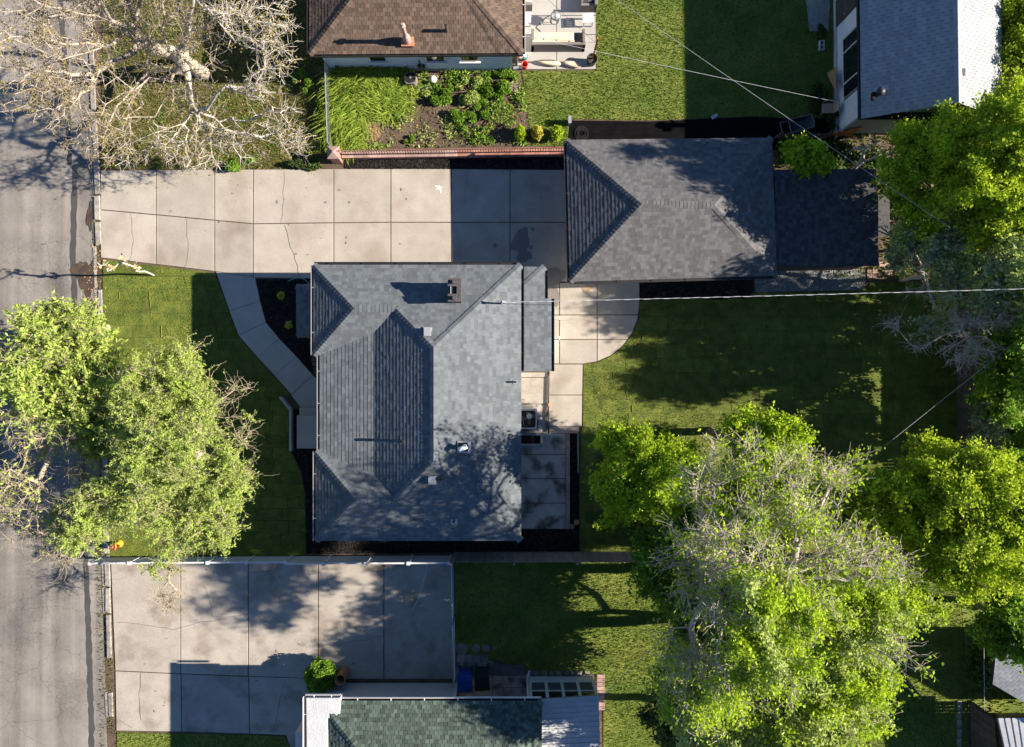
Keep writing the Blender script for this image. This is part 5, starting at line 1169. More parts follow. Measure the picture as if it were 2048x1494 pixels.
for (x, y) in ((1738, 543), (1749, 543), (1738, 553), (1749, 553), (1773, 546), (1784, 544), (1796, 541), (1762, 529), (1772, 530)): MB().prism([G(x - 5, y - 4.5), G(x + 5, y - 4.5), G(x + 5, y + 4.5), G(x - 5, y + 4.5)], 0, .06, .008).build('paver', MT['pink_stone'], pv5)
pv6 = thing('paver_row', P(1025, 175), 'stack of reddish bricks among the weeds', 'bricks')
for k in range(4): MB().prism([G(1016, 166 + k * 5), G(1036, 166 + k * 5), G(1036, 170.4 + k * 5), G(1016, 170.4 + k * 5)], 0, .08, .008).build('brick', MT['pink_stone'], pv6)
tcp = P(690, 1342); tc = thing('chimney_pot', (tcp.x, tcp.y, .04), 'tall terracotta chimney pot beside the round bush', 'pot')
MB().lathe((tcp.x, tcp.y, .04), [(.24, 0), (.24, .05), (.21, .08), (.225, .85), (.25, .87), (.25, .92), (.20, .92), (.19, .1)], 28, False).build('pot_shell', MT['terracotta'], tc, True)
MB().lathe((tcp.x, tcp.y, .04), [(.19, .30), (.0, .30)], 20).build('dark_inside', MT['black'], tc)
# hydrant
hp = P(240, 1087); hy = thing('fire_hydrant', hp, 'yellow fire hydrant with dark red cap near the street', 'hydrant')
MB().lathe((hp.x, hp.y, 0), [(.16, 0), (.16, .06), (.11, .08), (.105, .50), (.13, .52), (.13, .57), (.11, .58)], 18).build('barrel', MT['yellow'], hy, True)
MB().lathe((hp.x, hp.y, 0), [(.125, .58), (.12, .66), (.09, .73), (.04, .77), (.035, .82), (0, .82)], 18).build('bonnet', MT['red_dark'], hy, True)
for a in (0, math.pi, -math.pi / 2): MB().tube([(hp.x + .08 * math.cos(a), hp.y + .08 * math.sin(a), .42), (hp.x + .19 * math.cos(a), hp.y + .19 * math.sin(a), .42)], .055 if a > -1 else .07, 12).build('outlet', MT['red_dark'], hy)
fg = P(276, 712); fl_ = thing('marker_flag', fg, 'tiny orange marker flag on the front lawn', 'flag'); MB().tube([fg, fg + Vector((0, 0, .4))], .006, 5).build('wire', MT['steel'], fl_); MB().box((fg.x + .05, fg.y, .36), (.10, .006, .08)).build('flag', MT['red'], fl_)
fh = thing('garden_hose', P(592, 560), 'turquoise hose end arching over the front mulch bed', 'hose'); MB().tube([P(577, 563, .05), P(583, 559, .12), P(592, 556, .2), P(600, 555.5, .25), P(608, 558, .22), P(615, 564, .12), P(620, 572, .05)], .018, 7).build('tube', MT['hose'], fh)
tw = P(662, 705, 3.16); o = MB().tube([P(661, 696, 3.15), P(663, 705, 3.17), P(664, 711, 3.15)], .015, 6).build('stick', MT['bark_brown'], None); tag(o, 'small brown stick lying on the main house roof', 'stick')
# grey tub near the right hedge
tb_ = thing('garden_tub', P(1996, 1212), 'dark round tub among shrubs at the right edge', 'tub'); p = P(2001, 1212, .4)
MB().lathe((p.x, p.y, .02), [(.2, 0), (.3, .45), (.33, .45), (.33, .5), (.28, .5), (.24, .1)], 20, False).build('shell', MT['plastic_black'], tb_, True)
# wire-strung lights over the terrace
# ------------------------------------------------------------------ overhead lines on off-picture pole
pole = thing('utility_pole', (23.5, 2.9, 0), 'wooden utility pole beyond the right edge carrying the cables', 'pole')
MB().tube([(23.5, 2.9, 0), (23.5, 2.9, 9.5)], [.17, .12], 12).build('shaft', MT['bark_brown'], pole); MB().box((23.5, 2.9, 8.9), (.1, 2.2, .1)).build('crossarm', MT['bark_brown'], pole)
def cable(label, pts, r, m, sag=.0, n=28, twist=0, name='overhead_cable'):
    A, B = Vector(pts[0]), Vector(pts[1]); q = []
    for i in range(n + 1): t = i / n; p = A.lerp(B, t); p.z -= sag * 4 * t * (1 - t); q.append(p)
    mb = MB(); mb.tube(q, r, 6)
    if twist:
        q2 = []; N = n * 10
        for i in range(N + 1): t = i / N; p = A.lerp(B, t); p.z -= sag * 4 * t * (1 - t); a = t * twist * 6.283; q2.append(p + Vector((0, math.cos(a) * r * 1.9, math.sin(a) * r * 1.9)))
        mb.tube(q2, r * .8, 5)
    o = mb.build(name, MT[m], None); return tag(o, label, 'cable')
cable('white twisted service cable from the main house mast to the right edge', [(mast_p.x + .12, mast_p.y - .02, 4.13), (23.4, 2.88, 8.85)], .0065, 'cable_white', .25, twist=34)
cable('pale cable crossing the north lawn to the white house', [P(1052, 72, 2.6), P(1719, 213, 2.75)], .006, 'cable_white', .05)
cable('grey cable running diagonally over lawn and garage corner', [P(1150, -60, 5.5), P(1900, 455, 5.6)], .008, 'cable_grey', .1)
cable('pale cable slanting over the back lawn toward the right edge', [P(1655, 985, 4.6), P(2140, 600, 5.6)], .008, 'cable_grey', .1)
cable('thin pale cable slanting to the sunroom roof', [P(1098, 1500, 2.9), P(1330, 1272, 5.0)], .010, 'cable_grey', .05)
cable('straight pale wire beside the lower right fence', [P(1967, 1180, 2.2), P(1969, 1420, 2.2)], .014, 'cable_grey', .0)
cable('string light wire with small bulbs over the terrace', [P(1062, 74, 1.6), P(1190, 85, 2.2)], .006, 'iron', .05, name='string_lights'); sl_ = bpy.data.objects['string_lights']
for t in (.2, .4, .6, .8): p = P(1062, 74, 1.6).lerp(P(1190, 85, 2.2), t); MB().lathe((p.x, p.y, p.z - .13), [(.02, 0), (.03, .04), (.015, .08), (.012, .1)], 8).build('bulb', MT['iron'], sl_)
cable('second thin wire from the terrace to the orange post', [P(1092, -5, 2.4), P(1190, 84, 2.2)], .006, 'iron', .05, name='string_lights')
# ------------------------------------------------------------------ trees and plants
def tubes_np(A, B, ra, rb, k):
    d = unit(B - A); ref = np.where(np.abs(d[:, 2:3]) < .9, np.array([[0, 0, 1.]]), np.array([[1., 0, 0]])); u = unit(np.cross(d, ref)); w = np.cross(d, u)
    an = np.arange(k) * 2 * np.pi / k; ring = u[:, None] * np.cos(an)[None, :, None] + w[:, None] * np.sin(an)[None, :, None]
    V = np.stack([A[:, None] + ring * ra[:, None, None], B[:, None] + ring * rb[:, None, None]], 1).reshape(-1, 3)
    j = np.arange(k); f = np.stack([j, (j + 1) % k, k + (j + 1) % k, k + j], 1)
    return V, (f[None] + (np.arange(len(A)) * 2 * k)[:, None, None]).reshape(-1, 4)
def leaves_np(C, size, r, elong=1.4, up=.6, dirs=None):
    n = len(C); nn = unit(r.normal(size=(n, 3)) + np.array([0, 0, up])); t = unit(np.cross(nn, r.normal(size=(n, 3)))) if dirs is None else unit(dirs + .5 * r.normal(size=(n, 3)))
    b = unit(np.cross(nn, t)); s = size * r.uniform(.45, 1.6, n)[:, None]; t = t * s * elong * .5; b = b * s * .5
    V = np.stack([C - t, C + b * .9 - t * .1, C + t, C - b * .9 - t * .1], 1).reshape(-1, 3)
    return V, np.arange(n * 4).reshape(-1, 4)
def skeleton(base, lobes, n_attr, r, kpath=.35, step=.5, trunk_h=None, wob=.08):
    L = np.array([[*P(a, b, z), rx * (1 - z / H) / S, ry * (1 - z / H) / S, rz] for a, b, z, rx, ry, rz in lobes]); vol = L[:, 3] * L[:, 4] * np.sqrt(L[:, 5]); pr = vol / vol.sum()
    idx = r.choice(len(L), n_attr, p=pr); u = unit(r.normal(size=(n_attr, 3))) * (r.random(n_attr) ** (1 / 2.2))[:, None]
    at = L[idx, :3] + u * L[idx, 3:6]; at[:, 2] = np.maximum(at[:, 2], .35)
    c = (L[:, :3] * pr[:, None]).sum(0); b = np.array(base, float); th = trunk_h or max(.6, (L[:, 2] - L[:, 5]).min() * .75)
    fork = b + (c - b) * .22; fork[2] = b[2] + th
    mx = n_attr * 40 + 60; N = np.zeros((mx, 3)); par = -np.ones(mx, int); pl = np.zeros(mx); m = 0
    k = max(3, int(th / .4))
    for i in range(k + 1):
        t = i / k; N[m] = b * (1 - t) + fork * t + (r.normal(size=3) * .03 if 0 < i else 0); par[m] = m - 1; pl[m] = 0 if i == 0 else pl[m - 1] + th / k * .3; m += 1
    order = np.argsort(np.linalg.norm(at - fork, axis=1)); ends = np.zeros(n_attr, int)
    for j in order:
        p = at[j]; D = np.linalg.norm(N[2:m] - p, axis=1) + kpath * pl[2:m]; i = int(np.argmin(D)) + 2; a = N[i]; d = np.linalg.norm(p - a); s = max(1, min(14, int(d / step)))
        bow = r.normal(size=3) * wob * d; last = i
        for q in range(1, s + 1):
            t = q / s; x = a * (1 - t) + p * t + bow * np.sin(np.pi * t) * .8 + r.normal(size=3) * .02; N[m] = x; par[m] = last; pl[m] = pl[last] + d / s; last = m; m += 1
        ends[j] = last
    N, par = N[:m], par[:m]; cnt = np.zeros(m); has = np.zeros(m, bool); has[par[1:]] = True; cnt[~has] = 1
    for i in range(m - 1, 0, -1): cnt[par[i]] += cnt[i]
    return N, par, cnt, at, ends, L, c
def tree(name, label, base, lobes, n_attr, seed, bark, leafm=None, trunk_r=.2, tip_r=.012, twigs=6, twig_len=(.35, .9), twig_r=.007, twig_up=.25, curl=.25, segs=3,
         n_leaf=0, leaf=.11, spread=.16, elong=1.4, up=.6, group=None, bare_lobes=(), leaf_on_bare=0.08, cat='tree', kpath=.35, wob=.08, clump=2.2, droop=0, shade=0, trunk_h=None, elev=None, leaf2=None, leaf2_frac=0):
    r = np.random.default_rng(seed); bpos = P(*base) if elev is None else P(base[0], base[1], elev)
    N, par, cnt, at, ends, L, c = skeleton(bpos, lobes, n_attr, r, kpath, wob=wob, trunk_h=trunk_h)
    t = thing(name, bpos, label, cat, group)
    pw = math.log(trunk_r / tip_r) / math.log(max(4, cnt[0])); rad = tip_r * cnt ** pw
    i = np.arange(1, len(N)); A, B = N[par[i]], N[i]; ra, rb = rad[par[i]], rad[i]; ra = np.minimum(ra, rb * 1.35)
    big = rb > .035
    V, F = tubes_np(A[big], B[big], ra[big], rb[big], 8)
    mesh_fast('trunk', V, F, MT[bark], t, smooth=True)
    # twigs
    K = twigs; n = len(at); st = np.repeat(N[ends], K, 0); out = unit(np.repeat(at - c, K, 0)); d = unit(r.normal(size=(n * K, 3)) + out * .7 + np.array([0, 0, twig_up]))
    ln = r.uniform(*twig_len, n * K)[:, None] / segs; SA, SB, R0, R1 = [], [], [], []; p = st; tips = []
    back = r.random((n * K, 1)) * .0; ends_par = N[np.maximum(par[np.repeat(ends, K)], 0)]; p = st + (ends_par - st) * r.random((n * K, 1))
    for s in range(segs):
        d = unit(d + r.normal(size=d.shape) * curl + np.array([0, 0, -droop])); q = p + d * ln; SA.append(p); SB.append(q); R0.append(np.full(n * K, twig_r * (1.5 - s / segs))); R1.append(np.full(n * K, twig_r * (1.5 - (s + 1) / segs))); tips.append((p, q)); p = q
    sm = ~big; SA = np.concatenate(SA); SB = np.concatenate(SB); R0 = np.concatenate(R0); R1 = np.concatenate(R1)
    V1, F1 = tubes_np(A[sm], B[sm], ra[sm], rb[sm], 5); V2, F2 = tubes_np(SA, SB, R0, R1, 3)
    mesh_fast('branches', np.concatenate([V1, V2]), np.concatenate([F1, F2 + len(V1)]), MT[bark], t)
    if leafm and n_leaf:
        cl = r.random(n); bare = np.zeros(n, bool)
        for bl in bare_lobes:
            e = np.array([*P(bl[0], bl[1], bl[2])]); q = (at - e) / np.array([bl[3] / S * (1 - bl[2] / H), bl[4] / S * (1 - bl[2] / H), bl[5]]); bare |= (q ** 2).sum(1) < 1
        wgt = np.where(bare, leaf_on_bare, 1.0) * (.15 + 1.6 * cl ** clump); wgt = wgt / wgt.sum()
        ci = r.choice(n, n_leaf, p=wgt); kk = r.integers(0, K, n_leaf); sg = r.integers(0, segs, n_leaf); a = r.random((n_leaf, 1))
        ti = ci * K + kk; TP = np.stack([x[0] for x in tips]); TQ = np.stack([x[1] for x in tips]); C = TP[sg, ti] * (1 - a) + TQ[sg, ti] * a; dd = TQ[sg, ti] - TP[sg, ti]
        C = C + r.normal(size=C.shape) * spread * .5
        V, F = leaves_np(C, leaf, r, elong, up, dd if elong > 2.1 else None)
        tn = np.clip(.25 + .5 * r.random(n_leaf) + .25 * (cl[ci] - .3), 0, 1)
        if leaf2 and leaf2_frac:
            m2 = r.random(n)[ci] < leaf2_frac
            for nm, sel, mm in (('crown', ~m2, leafm), ('crown_tint', m2, leaf2)):
                Vq = V.reshape(-1, 4, 3)[sel].reshape(-1, 3); tag(mesh_fast(nm, Vq, np.arange(len(Vq)).reshape(-1, 4), MT[mm], t, np.repeat(tn[sel], 4)), kind='stuff')
        else: tag(mesh_fast('crown', V, F, MT[leafm], t, np.repeat(tn, 4)), kind='stuff')
    return t

# --- pale bare trees at the upper left, budding
tree('sycamore_tree', 'large pale bare budding tree leaning over the street at upper left', (412, 150),
     [(250, 40, 6, 120, 110, 1.6), (90, 60, 8, 130, 120, 2), (150, 190, 6.5, 120, 80, 1.5), (330, 170, 5, 110, 70, 1.2), (200, 280, 5, 80, 50, 1), (60, 180, 7, 90, 90, 1.5), (240, -110, 9, 220, 120, 2.5), (400, 60, 7, 80, 90, 1.6), (20, -60, 9, 120, 120, 2)],
     1150, 101, 'bark_tan', 'leaf_bud', .27, .009, 5, (.25, .65), .0055, .3, .45, 3, 15000, .046, .10, leaf_on_bare=1, kpath=.45, wob=.12)
tree('sycamore_tree', 'pale bare tree with drooping white limbs over the driveway edge', (372, 118),
     [(430, 250, 4, 70, 60, .8), (350, 290, 4, 60, 50, .8), (560, 250, 4.2, 60, 45, .8), (590, 290, 3.6, 55, 40, .7), (470, 300, 3.4, 60, 40, .6), (520, 170, 5.5, 50, 40, .9), (540, 70, 7, 55, 90, 1.4), (470, 30, 8, 60, 70, 1.5), (400, 330, 3.4, 50, 25, .5), (250, 310, 4, 50, 30, .6), (340, -90, 9, 120, 90, 2)],
     620, 102, 'bark_white', 'leaf_bud', .13, .010, 4, (.25, .65), .006, .1, .42, 3, 6000, .05, .10, leaf_on_bare=1, kpath=.4, wob=.14, droop=.05)
tree('sapling', 'thin white sapling with dry tan leaves on the front lawn', (308, 551),
     [(275, 538, 2.6, 18, 10, .3), (240, 525, 3.4, 26, 16, .5), (215, 535, 3.9, 22, 16, .5), (283, 506, 2.6, 12, 12, .3)], 12, 103, 'bark_white', 'leaf_dry', .075, .022, 2, (.12, .3), .008, .2, .3, 2, 110, .085, .10, trunk_h=1.7, kpath=.1)
# --- willows over the street
tree('willow_tree', 'pale green willow leaning over the street, uppermost of the three', (214, 655),
     [(120, 650, 4.2, 75, 45, .9), (60, 680, 5, 60, 50, .9), (160, 700, 3.6, 60, 40, .7), (40, 740, 5, 60, 50, .9), (110, 735, 4.2, 70, 45, .8)], 150, 111, 'bark_willow', 'leaf_willow', .17, .014, 9, (.4, 1.1), .007, .1, .4, 4, 26000, .062, .10, 2.4, .5, kpath=.4, droop=.06)
tree('willow_tree', 'willow with bare twisted twigs over the street below the first willow', (268, 740),
     [(140, 810, 4.5, 90, 60, .9), (60, 830, 5, 70, 60, .9), (180, 760, 3.6, 60, 40, .7), (150, 880, 4, 80, 40, .7), (70, 900, 4, 60, 40, .7), (30, 990, 5, 60, 60, .8), (110, 1040, 4.5, 60, 50, .7), (200, 860, 3.6, 40, 60, .6)], 220, 112, 'bark_willow', 'leaf_willow', .2, .014, 8, (.4, 1.2), .007, .05, .45, 4, 28000, .062, .10, 2.4, .5,
     bare_lobes=[(40, 960, 4.6, 120, 130, 3), (0, 860, 5, 70, 60, 2)], leaf_on_bare=.06, kpath=.4, droop=.08)
tree('willow_tree', 'big corkscrew willow with dense yellow green crown on the front lawn', (408, 905),
     [(340, 760, 4.6, 80, 60, 1.0), (270, 830, 5, 60, 90, 1.0), (400, 830, 4.6, 80, 60, 1.0), (330, 900, 5.6, 110, 90, 1.3), (450, 930, 4.4, 60, 70, .9), (400, 1000, 4.6, 90, 70, 1.0), (280, 1000, 5, 100, 70, 1.1), (180, 1020, 5.2, 70, 60, .9), (380, 1070, 4, 70, 40, .8), (150, 1060, 5, 50, 40, .7), (370, 700, 4.2, 25, 20, .5), (330, 1150, 3.2, 40, 30, .5), (340, 1200, 3, 30, 25, .4), (490, 860, 4.2, 25, 40, .5), (500, 960, 4, 25, 30, .5), (480, 780, 4, 30, 25, .5), (450, 1060, 4, 40, 30, .6), (60, 1060, 5, 60, 40, .5), (170, 940, 4.4, 60, 30, .5), (110, 1110, 4.4, 60, 30, .5), (345, 1195, 3, 34, 40, .5)],
     600, 113, 'bark_willow', 'leaf_willow', .24, .012, 8, (.4, 1.1), .006, .1, .5, 4, 150000, .034, .08, 2.6, .5, bare_lobes=[(335, 1200, 3, 70, 65, 3), (470, 780, 4, 40, 40, 2), (490, 860, 4, 30, 35, 2), (60, 1060, 5, 100, 70, 3), (110, 1120, 4.4, 80, 50, 3), (160, 935, 4.4, 60, 40, 2)], leaf_on_bare=.02, kpath=.35, wob=.12, droop=.03, clump=3.5)
# --- right side
tree('maple_tree', 'dense yellow green maple at the upper right edge', (1800, 400),
     [(1850, 340, 4.4, 80, 90, 1.3), (1950, 330, 5.8, 100, 110, 1.8), (2030, 420, 5.6, 80, 80, 1.6), (1815, 320, 4.0, 55, 55, 1.1), (1910, 262, 5.8, 75, 45, 1.5), (2035, 250, 7.4, 75, 85, 1.8), (1850, 430, 3.8, 60, 60, 1.0), (1960, 450, 4.8, 70, 50, 1.2), (2120, 330, 6.6, 90, 120, 1.8)],
     420, 121, 'bark_brown', 'leaf_maple', .28, .012, 6, (.3, .8), .006, .25, .3, 3, 140000, .074, .2, 1.3, .7)
tree('hedge_tree', 'leafy hedge tree beside the pale roof at top right', (2012, 130),
     [(2030, 20, 2.6, 38, 60, .9), (2036, 110, 2.7, 40, 60, .9), (2018, 185, 2.8, 42, 40, .9), (1968, 218, 3, 45, 22, .8), (2090, 60, 2.8, 50, 100, .9)], 190, 122, 'bark_brown', 'leaf_maple', .16, .012, 6, (.3, .7), .006, .25, .3, 3, 36000, .085, .2, 1.3, .7)
tree('shade_tree', 'dark green bushy growth along the wall of the white house', (1840, 330),
     [(1850, 262, 2.4, 50, 18, .6), (1905, 240, 2.8, 45, 16, .6)], 80, 123, 'bark_brown', 'leaf_mid', .1, .012, 6, (.3, .6), .006, .25, .3, 3, 11000, .10, .18, 1.3, .7)
tree('small_tree', 'small fresh green tree between garage and white house', (1590, 325),
     [(1590, 300, 2.6, 30, 25, .5), (1625, 310, 2.8, 32, 26, .5), (1645, 332, 2.6, 20, 16, .4), (1608, 338, 2.3, 16, 16, .4)], 60, 124, 'bark_brown', 'leaf_bright', .08, .011, 6, (.2, .45), .005, .3, .3, 3, 7500, .10, .14, 1.3, .7)
tree('bare_shrub', 'thin pale bare branches behind the small green tree', (1690, 350), [(1720, 300, 3, 30, 30, .6), (1760, 300, 3.2, 40, 25, .6), (1690, 290, 2.8, 18, 22, .4)], 14, 125, 'bark_grey', None, .07, .016, 3, (.3, .8), .009, .3, .3, 3)
tree('silver_tree', 'pale grey green tree right of the dark shed', (1800, 560),
     [(1830, 480, 3.6, 45, 30, .8), (1900, 510, 4.4, 70, 50, 1), (1990, 560, 5.4, 60, 50, 1.1), (1930, 580, 4.8, 70, 30, .9), (1880, 640, 3.8, 45, 22, .7), (1810, 520, 3, 20, 25, .6), (2050, 530, 6.2, 60, 60, 1.2), (1960, 480, 4.8, 50, 30, .9), (2110, 600, 6.6, 60, 60, 1.2)], 260, 126, 'bark_grey', 'leaf_pale', .09, .012, 7, (.3, .8), .006, .2, .35, 3, 34000, .085, .18, 1.6, .6, leaf2='leaf_silver', leaf2_frac=.5)
tree('dead_tree', 'bare grey dead branches above the dark slatted fence', (1868, 640),
     [(1940, 650, 5, 50, 45, .8), (1920, 710, 4.8, 55, 35, .7), (1960, 700, 5, 40, 40, .7), (1790, 645, 3.8, 40, 18, .4), (1840, 690, 4, 40, 14, .4), (2020, 640, 5.4, 50, 30, .6)], 130, 127, 'bark_grey', None, .08, .010, 6, (.25, .7), .006, .0, .4, 3, kpath=.25, wob=.16)
tree('dead_shrub', 'small bare grey brush in the corner behind the dark shed', (1790, 500), [(1800, 455, 2.4, 30, 14, .3), (1850, 450, 2.8, 40, 14, .4), (1840, 575, 2, 30, 25, .4)], 30, 128, 'bark_grey', None, .06, .012, 5, (.3, .7), .007, .2, .3, 3)
tree('edge_shrub', 'dark green shrub mass right of the slatted fence', (1975, 720),
     [(2008, 640, 3.4, 46, 50, 1.2), (2010, 710, 3.2, 44, 50, 1.2), (2020, 780, 3.6, 45, 60, 1.2), (1990, 800, 3, 30, 40, 1.0), (2070, 690, 5.6, 60, 80, 1.5), (2040, 620, 5, 40, 30, 1), (2120, 760, 6, 70, 80, 1.5)], 250, 129, 'bark_brown', 'leaf_mid', .10, .012, 6, (.3, .7), .006, .25, .3, 3, 36000, .095, .2, 1.3, .7)
tree('edge_shrub', 'pale silvery shrub against the slatted fence', (1952, 880), [(1975, 840, 2.4, 16, 35, .6), (1968, 890, 2.2, 14, 25, .5), (2000, 820, 2.6, 20, 25, .6)], 60, 130, 'bark_grey', 'leaf_silver', .06, .011, 6, (.2, .5), .005, .25, .3, 3, 7000, .085, .14, 1.6, .6)
tree('edge_shrub', 'yellow green shrub at right edge above the round maple', (1990, 920), [(2035, 920, 3, 30, 35, .8), (2050, 870, 3.2, 30, 30, .8)], 50, 131, 'bark_brown', 'leaf_mid', .08, .011, 6, (.2, .5), .005, .25, .3, 3, 6500, .095, .15, 1.3, .6)
tree('maple_tree', 'round yellow green maple at the right edge', (1760, 985),
     [(1920, 1030, 7, 100, 110, 2), (1990, 1080, 7.2, 80, 90, 1.8), (1880, 960, 6.4, 60, 50, 1.5), (1960, 960, 6.8, 70, 60, 1.6), (1870, 1100, 6, 60, 60, 1.4), (1950, 1160, 6.4, 70, 40, 1.4), (1862, 900, 4.8, 35, 25, .9), (1840, 1030, 6, 40, 60, 1.3), (2040, 1020, 7.5, 50, 80, 1.6)],
     420, 132, 'bark_brown', 'leaf_maple', .24, .012, 6, (.3, .8), .006, .25, .3, 3, 130000, .074, .2, 1.3, .7)
tree('maple_tree', 'bright green maple left of the big bare tree', (1235, 905),
     [(1290, 920, 4.6, 70, 55, 1.2), (1250, 890, 4.2, 45, 35, .9), (1355, 905, 4.6, 45, 35, 1), (1225, 960, 3.8, 40, 28, .8), (1310, 980, 4.4, 70, 40, 1), (1270, 990, 3.6, 50, 30, .9), (1370, 950, 4.6, 40, 50, 1), (1240, 1030, 2.8, 25, 20, .5)],
     240, 133, 'bark_brown', 'leaf_bright', .17, .012, 6, (.3, .75), .006, .25, .3, 3, 80000, .078, .2, 1.3, .7)
tree('maple_tree', 'darker green low tree at the end of the plank fence', (1290, 1085),
     [(1320, 1080, 3, 55, 45, .9), (1300, 1140, 2.8, 40, 50, .8), (1330, 1190, 2.8, 35, 40, .8), (1370, 1050, 3.4, 50, 50, 1)], 130, 134, 'bark_brown', 'leaf_mid', .12, .012, 6, (.3, .7), .006, .25, .3, 3, 15000, .10, .2, 1.3, .7)
big = [(1480, 920, 8.6, 90, 65, 1.3), (1400, 970, 8.0, 70, 60, 1.2), (1600, 940, 9.0, 90, 50, 1.2), (1560, 1010, 9.6, 90, 60, 1.4), (1430, 1060, 9.0, 90, 60, 1.4), (1380, 1110, 8.0, 70, 60, 1.2), (1500, 1130, 10.0, 100, 70, 1.6), (1640, 1060, 9.6, 90, 60, 1.4),
       (1710, 1110, 9.0, 80, 60, 1.3), (1400, 1200, 8.6, 80, 60, 1.2), (1480, 1240, 9.6, 90, 60, 1.4), (1370, 1310, 8.0, 60, 60, 1.1), (1440, 1380, 9.0, 90, 70, 1.3), (1560, 1330, 9.6, 90, 70, 1.4), (1780, 1130, 8.6, 60, 60, 1.1), (1790, 1300, 8.0, 60, 45, 1), (1600, 1200, 9.8, 80, 60, 1.4), (1690, 950, 8.4, 50, 45, .9)]
tree('poplar_tree', 'huge grey half bare tree spreading over the lower right', (1405, 1060), big, 640, 135, 'bark_grey', 'leaf_bright', .38, .012, 8, (.3, .85), .006, .4, .32, 3, 36000, .07, .2, 1.5, .5, kpath=.42, wob=.12, clump=2, leaf2='leaf_pale', leaf2_frac=.2,
     bare_lobes=[(1480, 920, 8.6, 150, 95, 4), (1390, 1040, 8.4, 100, 130, 4), (1620, 960, 9, 130, 70, 4), (1700, 1100, 9, 150, 75, 4), (1370, 1290, 8, 80, 90, 4), (1790, 1300, 8, 100, 70, 4), (1400, 1180, 8.6, 80, 80, 4), (1540, 1090, 9.6, 90, 70, 4)], leaf_on_bare=.10)
tree('maple_tree', 'bright green tree showing above the top of the big bare tree', (1420, 860),
     [(1490, 850, 5, 55, 30, .9), (1560, 870, 5.2, 55, 30, .9), (1540, 920, 5.4, 70, 50, 1), (1590, 1010, 5.6, 80, 60, 1.2), (1500, 1010, 5.4, 80, 70, 1.2), (1470, 830, 4.6, 30, 18, .6)], 220, 136, 'bark_brown', 'leaf_bright', .16, .012, 6, (.3, .75), .006, .25, .3, 3, 52000, .078, .2, 1.3, .7)
tree('maple_tree', 'bright green tree filling the lower middle of the big bare tree', (1490, 1130),
     [(1650, 1200, 7, 90, 60, 1.4), (1700, 1270, 7, 100, 60, 1.4), (1600, 1260, 6.8, 80, 60, 1.3), (1760, 1220, 6.8, 70, 50, 1.3), (1820, 1210, 6.4, 50, 50, 1.1), (1560, 1180, 6.4, 60, 50, 1.2), (1680, 1350, 6.6, 100, 60, 1.3), (1590, 1390, 6.4, 80, 60, 1.2), (1760, 1340, 6, 50, 40, 1)],
     430, 137, 'bark_grey', 'leaf_bright', .22, .012, 6, (.3, .8), .006, .25, .3, 3, 85000, .074, .2, 1.3, .7, clump=3.5, leaf2='leaf_pale', leaf2_frac=.3)
tree('elm_tree', 'olive green tree filling the bottom edge at lower right', (1430, 1230),
     [(1560, 1440, 7, 110, 70, 1.4), (1660, 1450, 7, 90, 70, 1.3), (1450, 1440, 6.6, 90, 70, 1.3), (1600, 1530, 7.4, 150, 70, 1.5), (1720, 1420, 6.6, 50, 60, 1.1), (1380, 1440, 5.6, 60, 70, 1.1), (1350, 1350, 5, 50, 50, 1), (1500, 1350, 6.6, 80, 60, 1.2)],
     400, 138, 'bark_grey', 'leaf_pale', .24, .013, 7, (.35, .9), .007, .25, .32, 3, 60000, .074, .2, 1.5, .6, leaf2='leaf_bright', leaf2_frac=.45)
tree('locust_tree', 'sparse olive tree between big bare tree and round maple', (1590, 985),
     [(1760, 990, 6.4, 45, 40, .9), (1720, 970, 6, 35, 30, .8), (1790, 1040, 6.4, 30, 30, .8), (1700, 1040, 6, 40, 30, .8)], 90, 139, 'bark_brown', 'leaf_maple', .13, .012, 6, (.3, .8), .006, .25, .3, 3, 7000, .10, .2, 1.5, .6)
tree('edge_tree', 'deep green tree over the pale building at lower right edge', (1930, 1200),
     [(2010, 1260, 4.6, 50, 40, 1), (2040, 1200, 5, 50, 60, 1.2), (1990, 1280, 4.2, 30, 25, .8), (2060, 1290, 5, 50, 40, 1), (2080, 1140, 5, 60, 60, 1.2)], 170, 140, 'bark_brown', 'leaf_mid', .14, .012, 6, (.3, .7), .006, .25, .3, 3, 23000, .10, .2, 1.3, .7)
tree('edge_shrub', 'dark shrub in front of the pale lower right building', (1962, 1310), [(1975, 1310, 1.6, 22, 40, .7), (1960, 1350, 1.2, 16, 20, .5)], 60, 141, 'bark_brown', 'leaf_dark', .06, .011, 6, (.2, .5), .005, .25, .3, 3, 7000, .10, .15, 1.3, .6)

tree('understory_tree', 'mid green low tree under the left side of the big bare tree', (1345, 1230),
     [(1370, 1210, 3, 50, 45, 1.0), (1400, 1280, 3.4, 55, 50, 1.1), (1450, 1220, 4, 60, 50, 1.2), (1360, 1310, 3, 45, 45, 1.0), (1470, 1330, 4.2, 60, 50, 1.2), (1420, 1140, 4, 50, 50, 1.2)], 220, 145, 'bark_brown', 'leaf_mid', .12, .012, 6, (.3, .7), .006, .25, .3, 3, 13000, .08, .2, 1.4, .6, clump=4)
tree('evergreen_tree', 'dark low evergreen at the bottom beside the south lawn', (1335, 1400),
     [(1350, 1380, 3, 50, 40, 1.5), (1390, 1440, 3.8, 60, 50, 1.8), (1330, 1450, 3, 45, 50, 1.5), (1420, 1360, 3.6, 40, 40, 1.5), (1400, 1530, 4, 70, 50, 1.8), (1450, 1470, 5, 60, 60, 1.5)], 220, 144, 'bark_brown', 'leaf_dark', .16, .012, 7, (.3, .7), .006, .2, .3, 3, 36000, .07, .16, 2.0, .4)
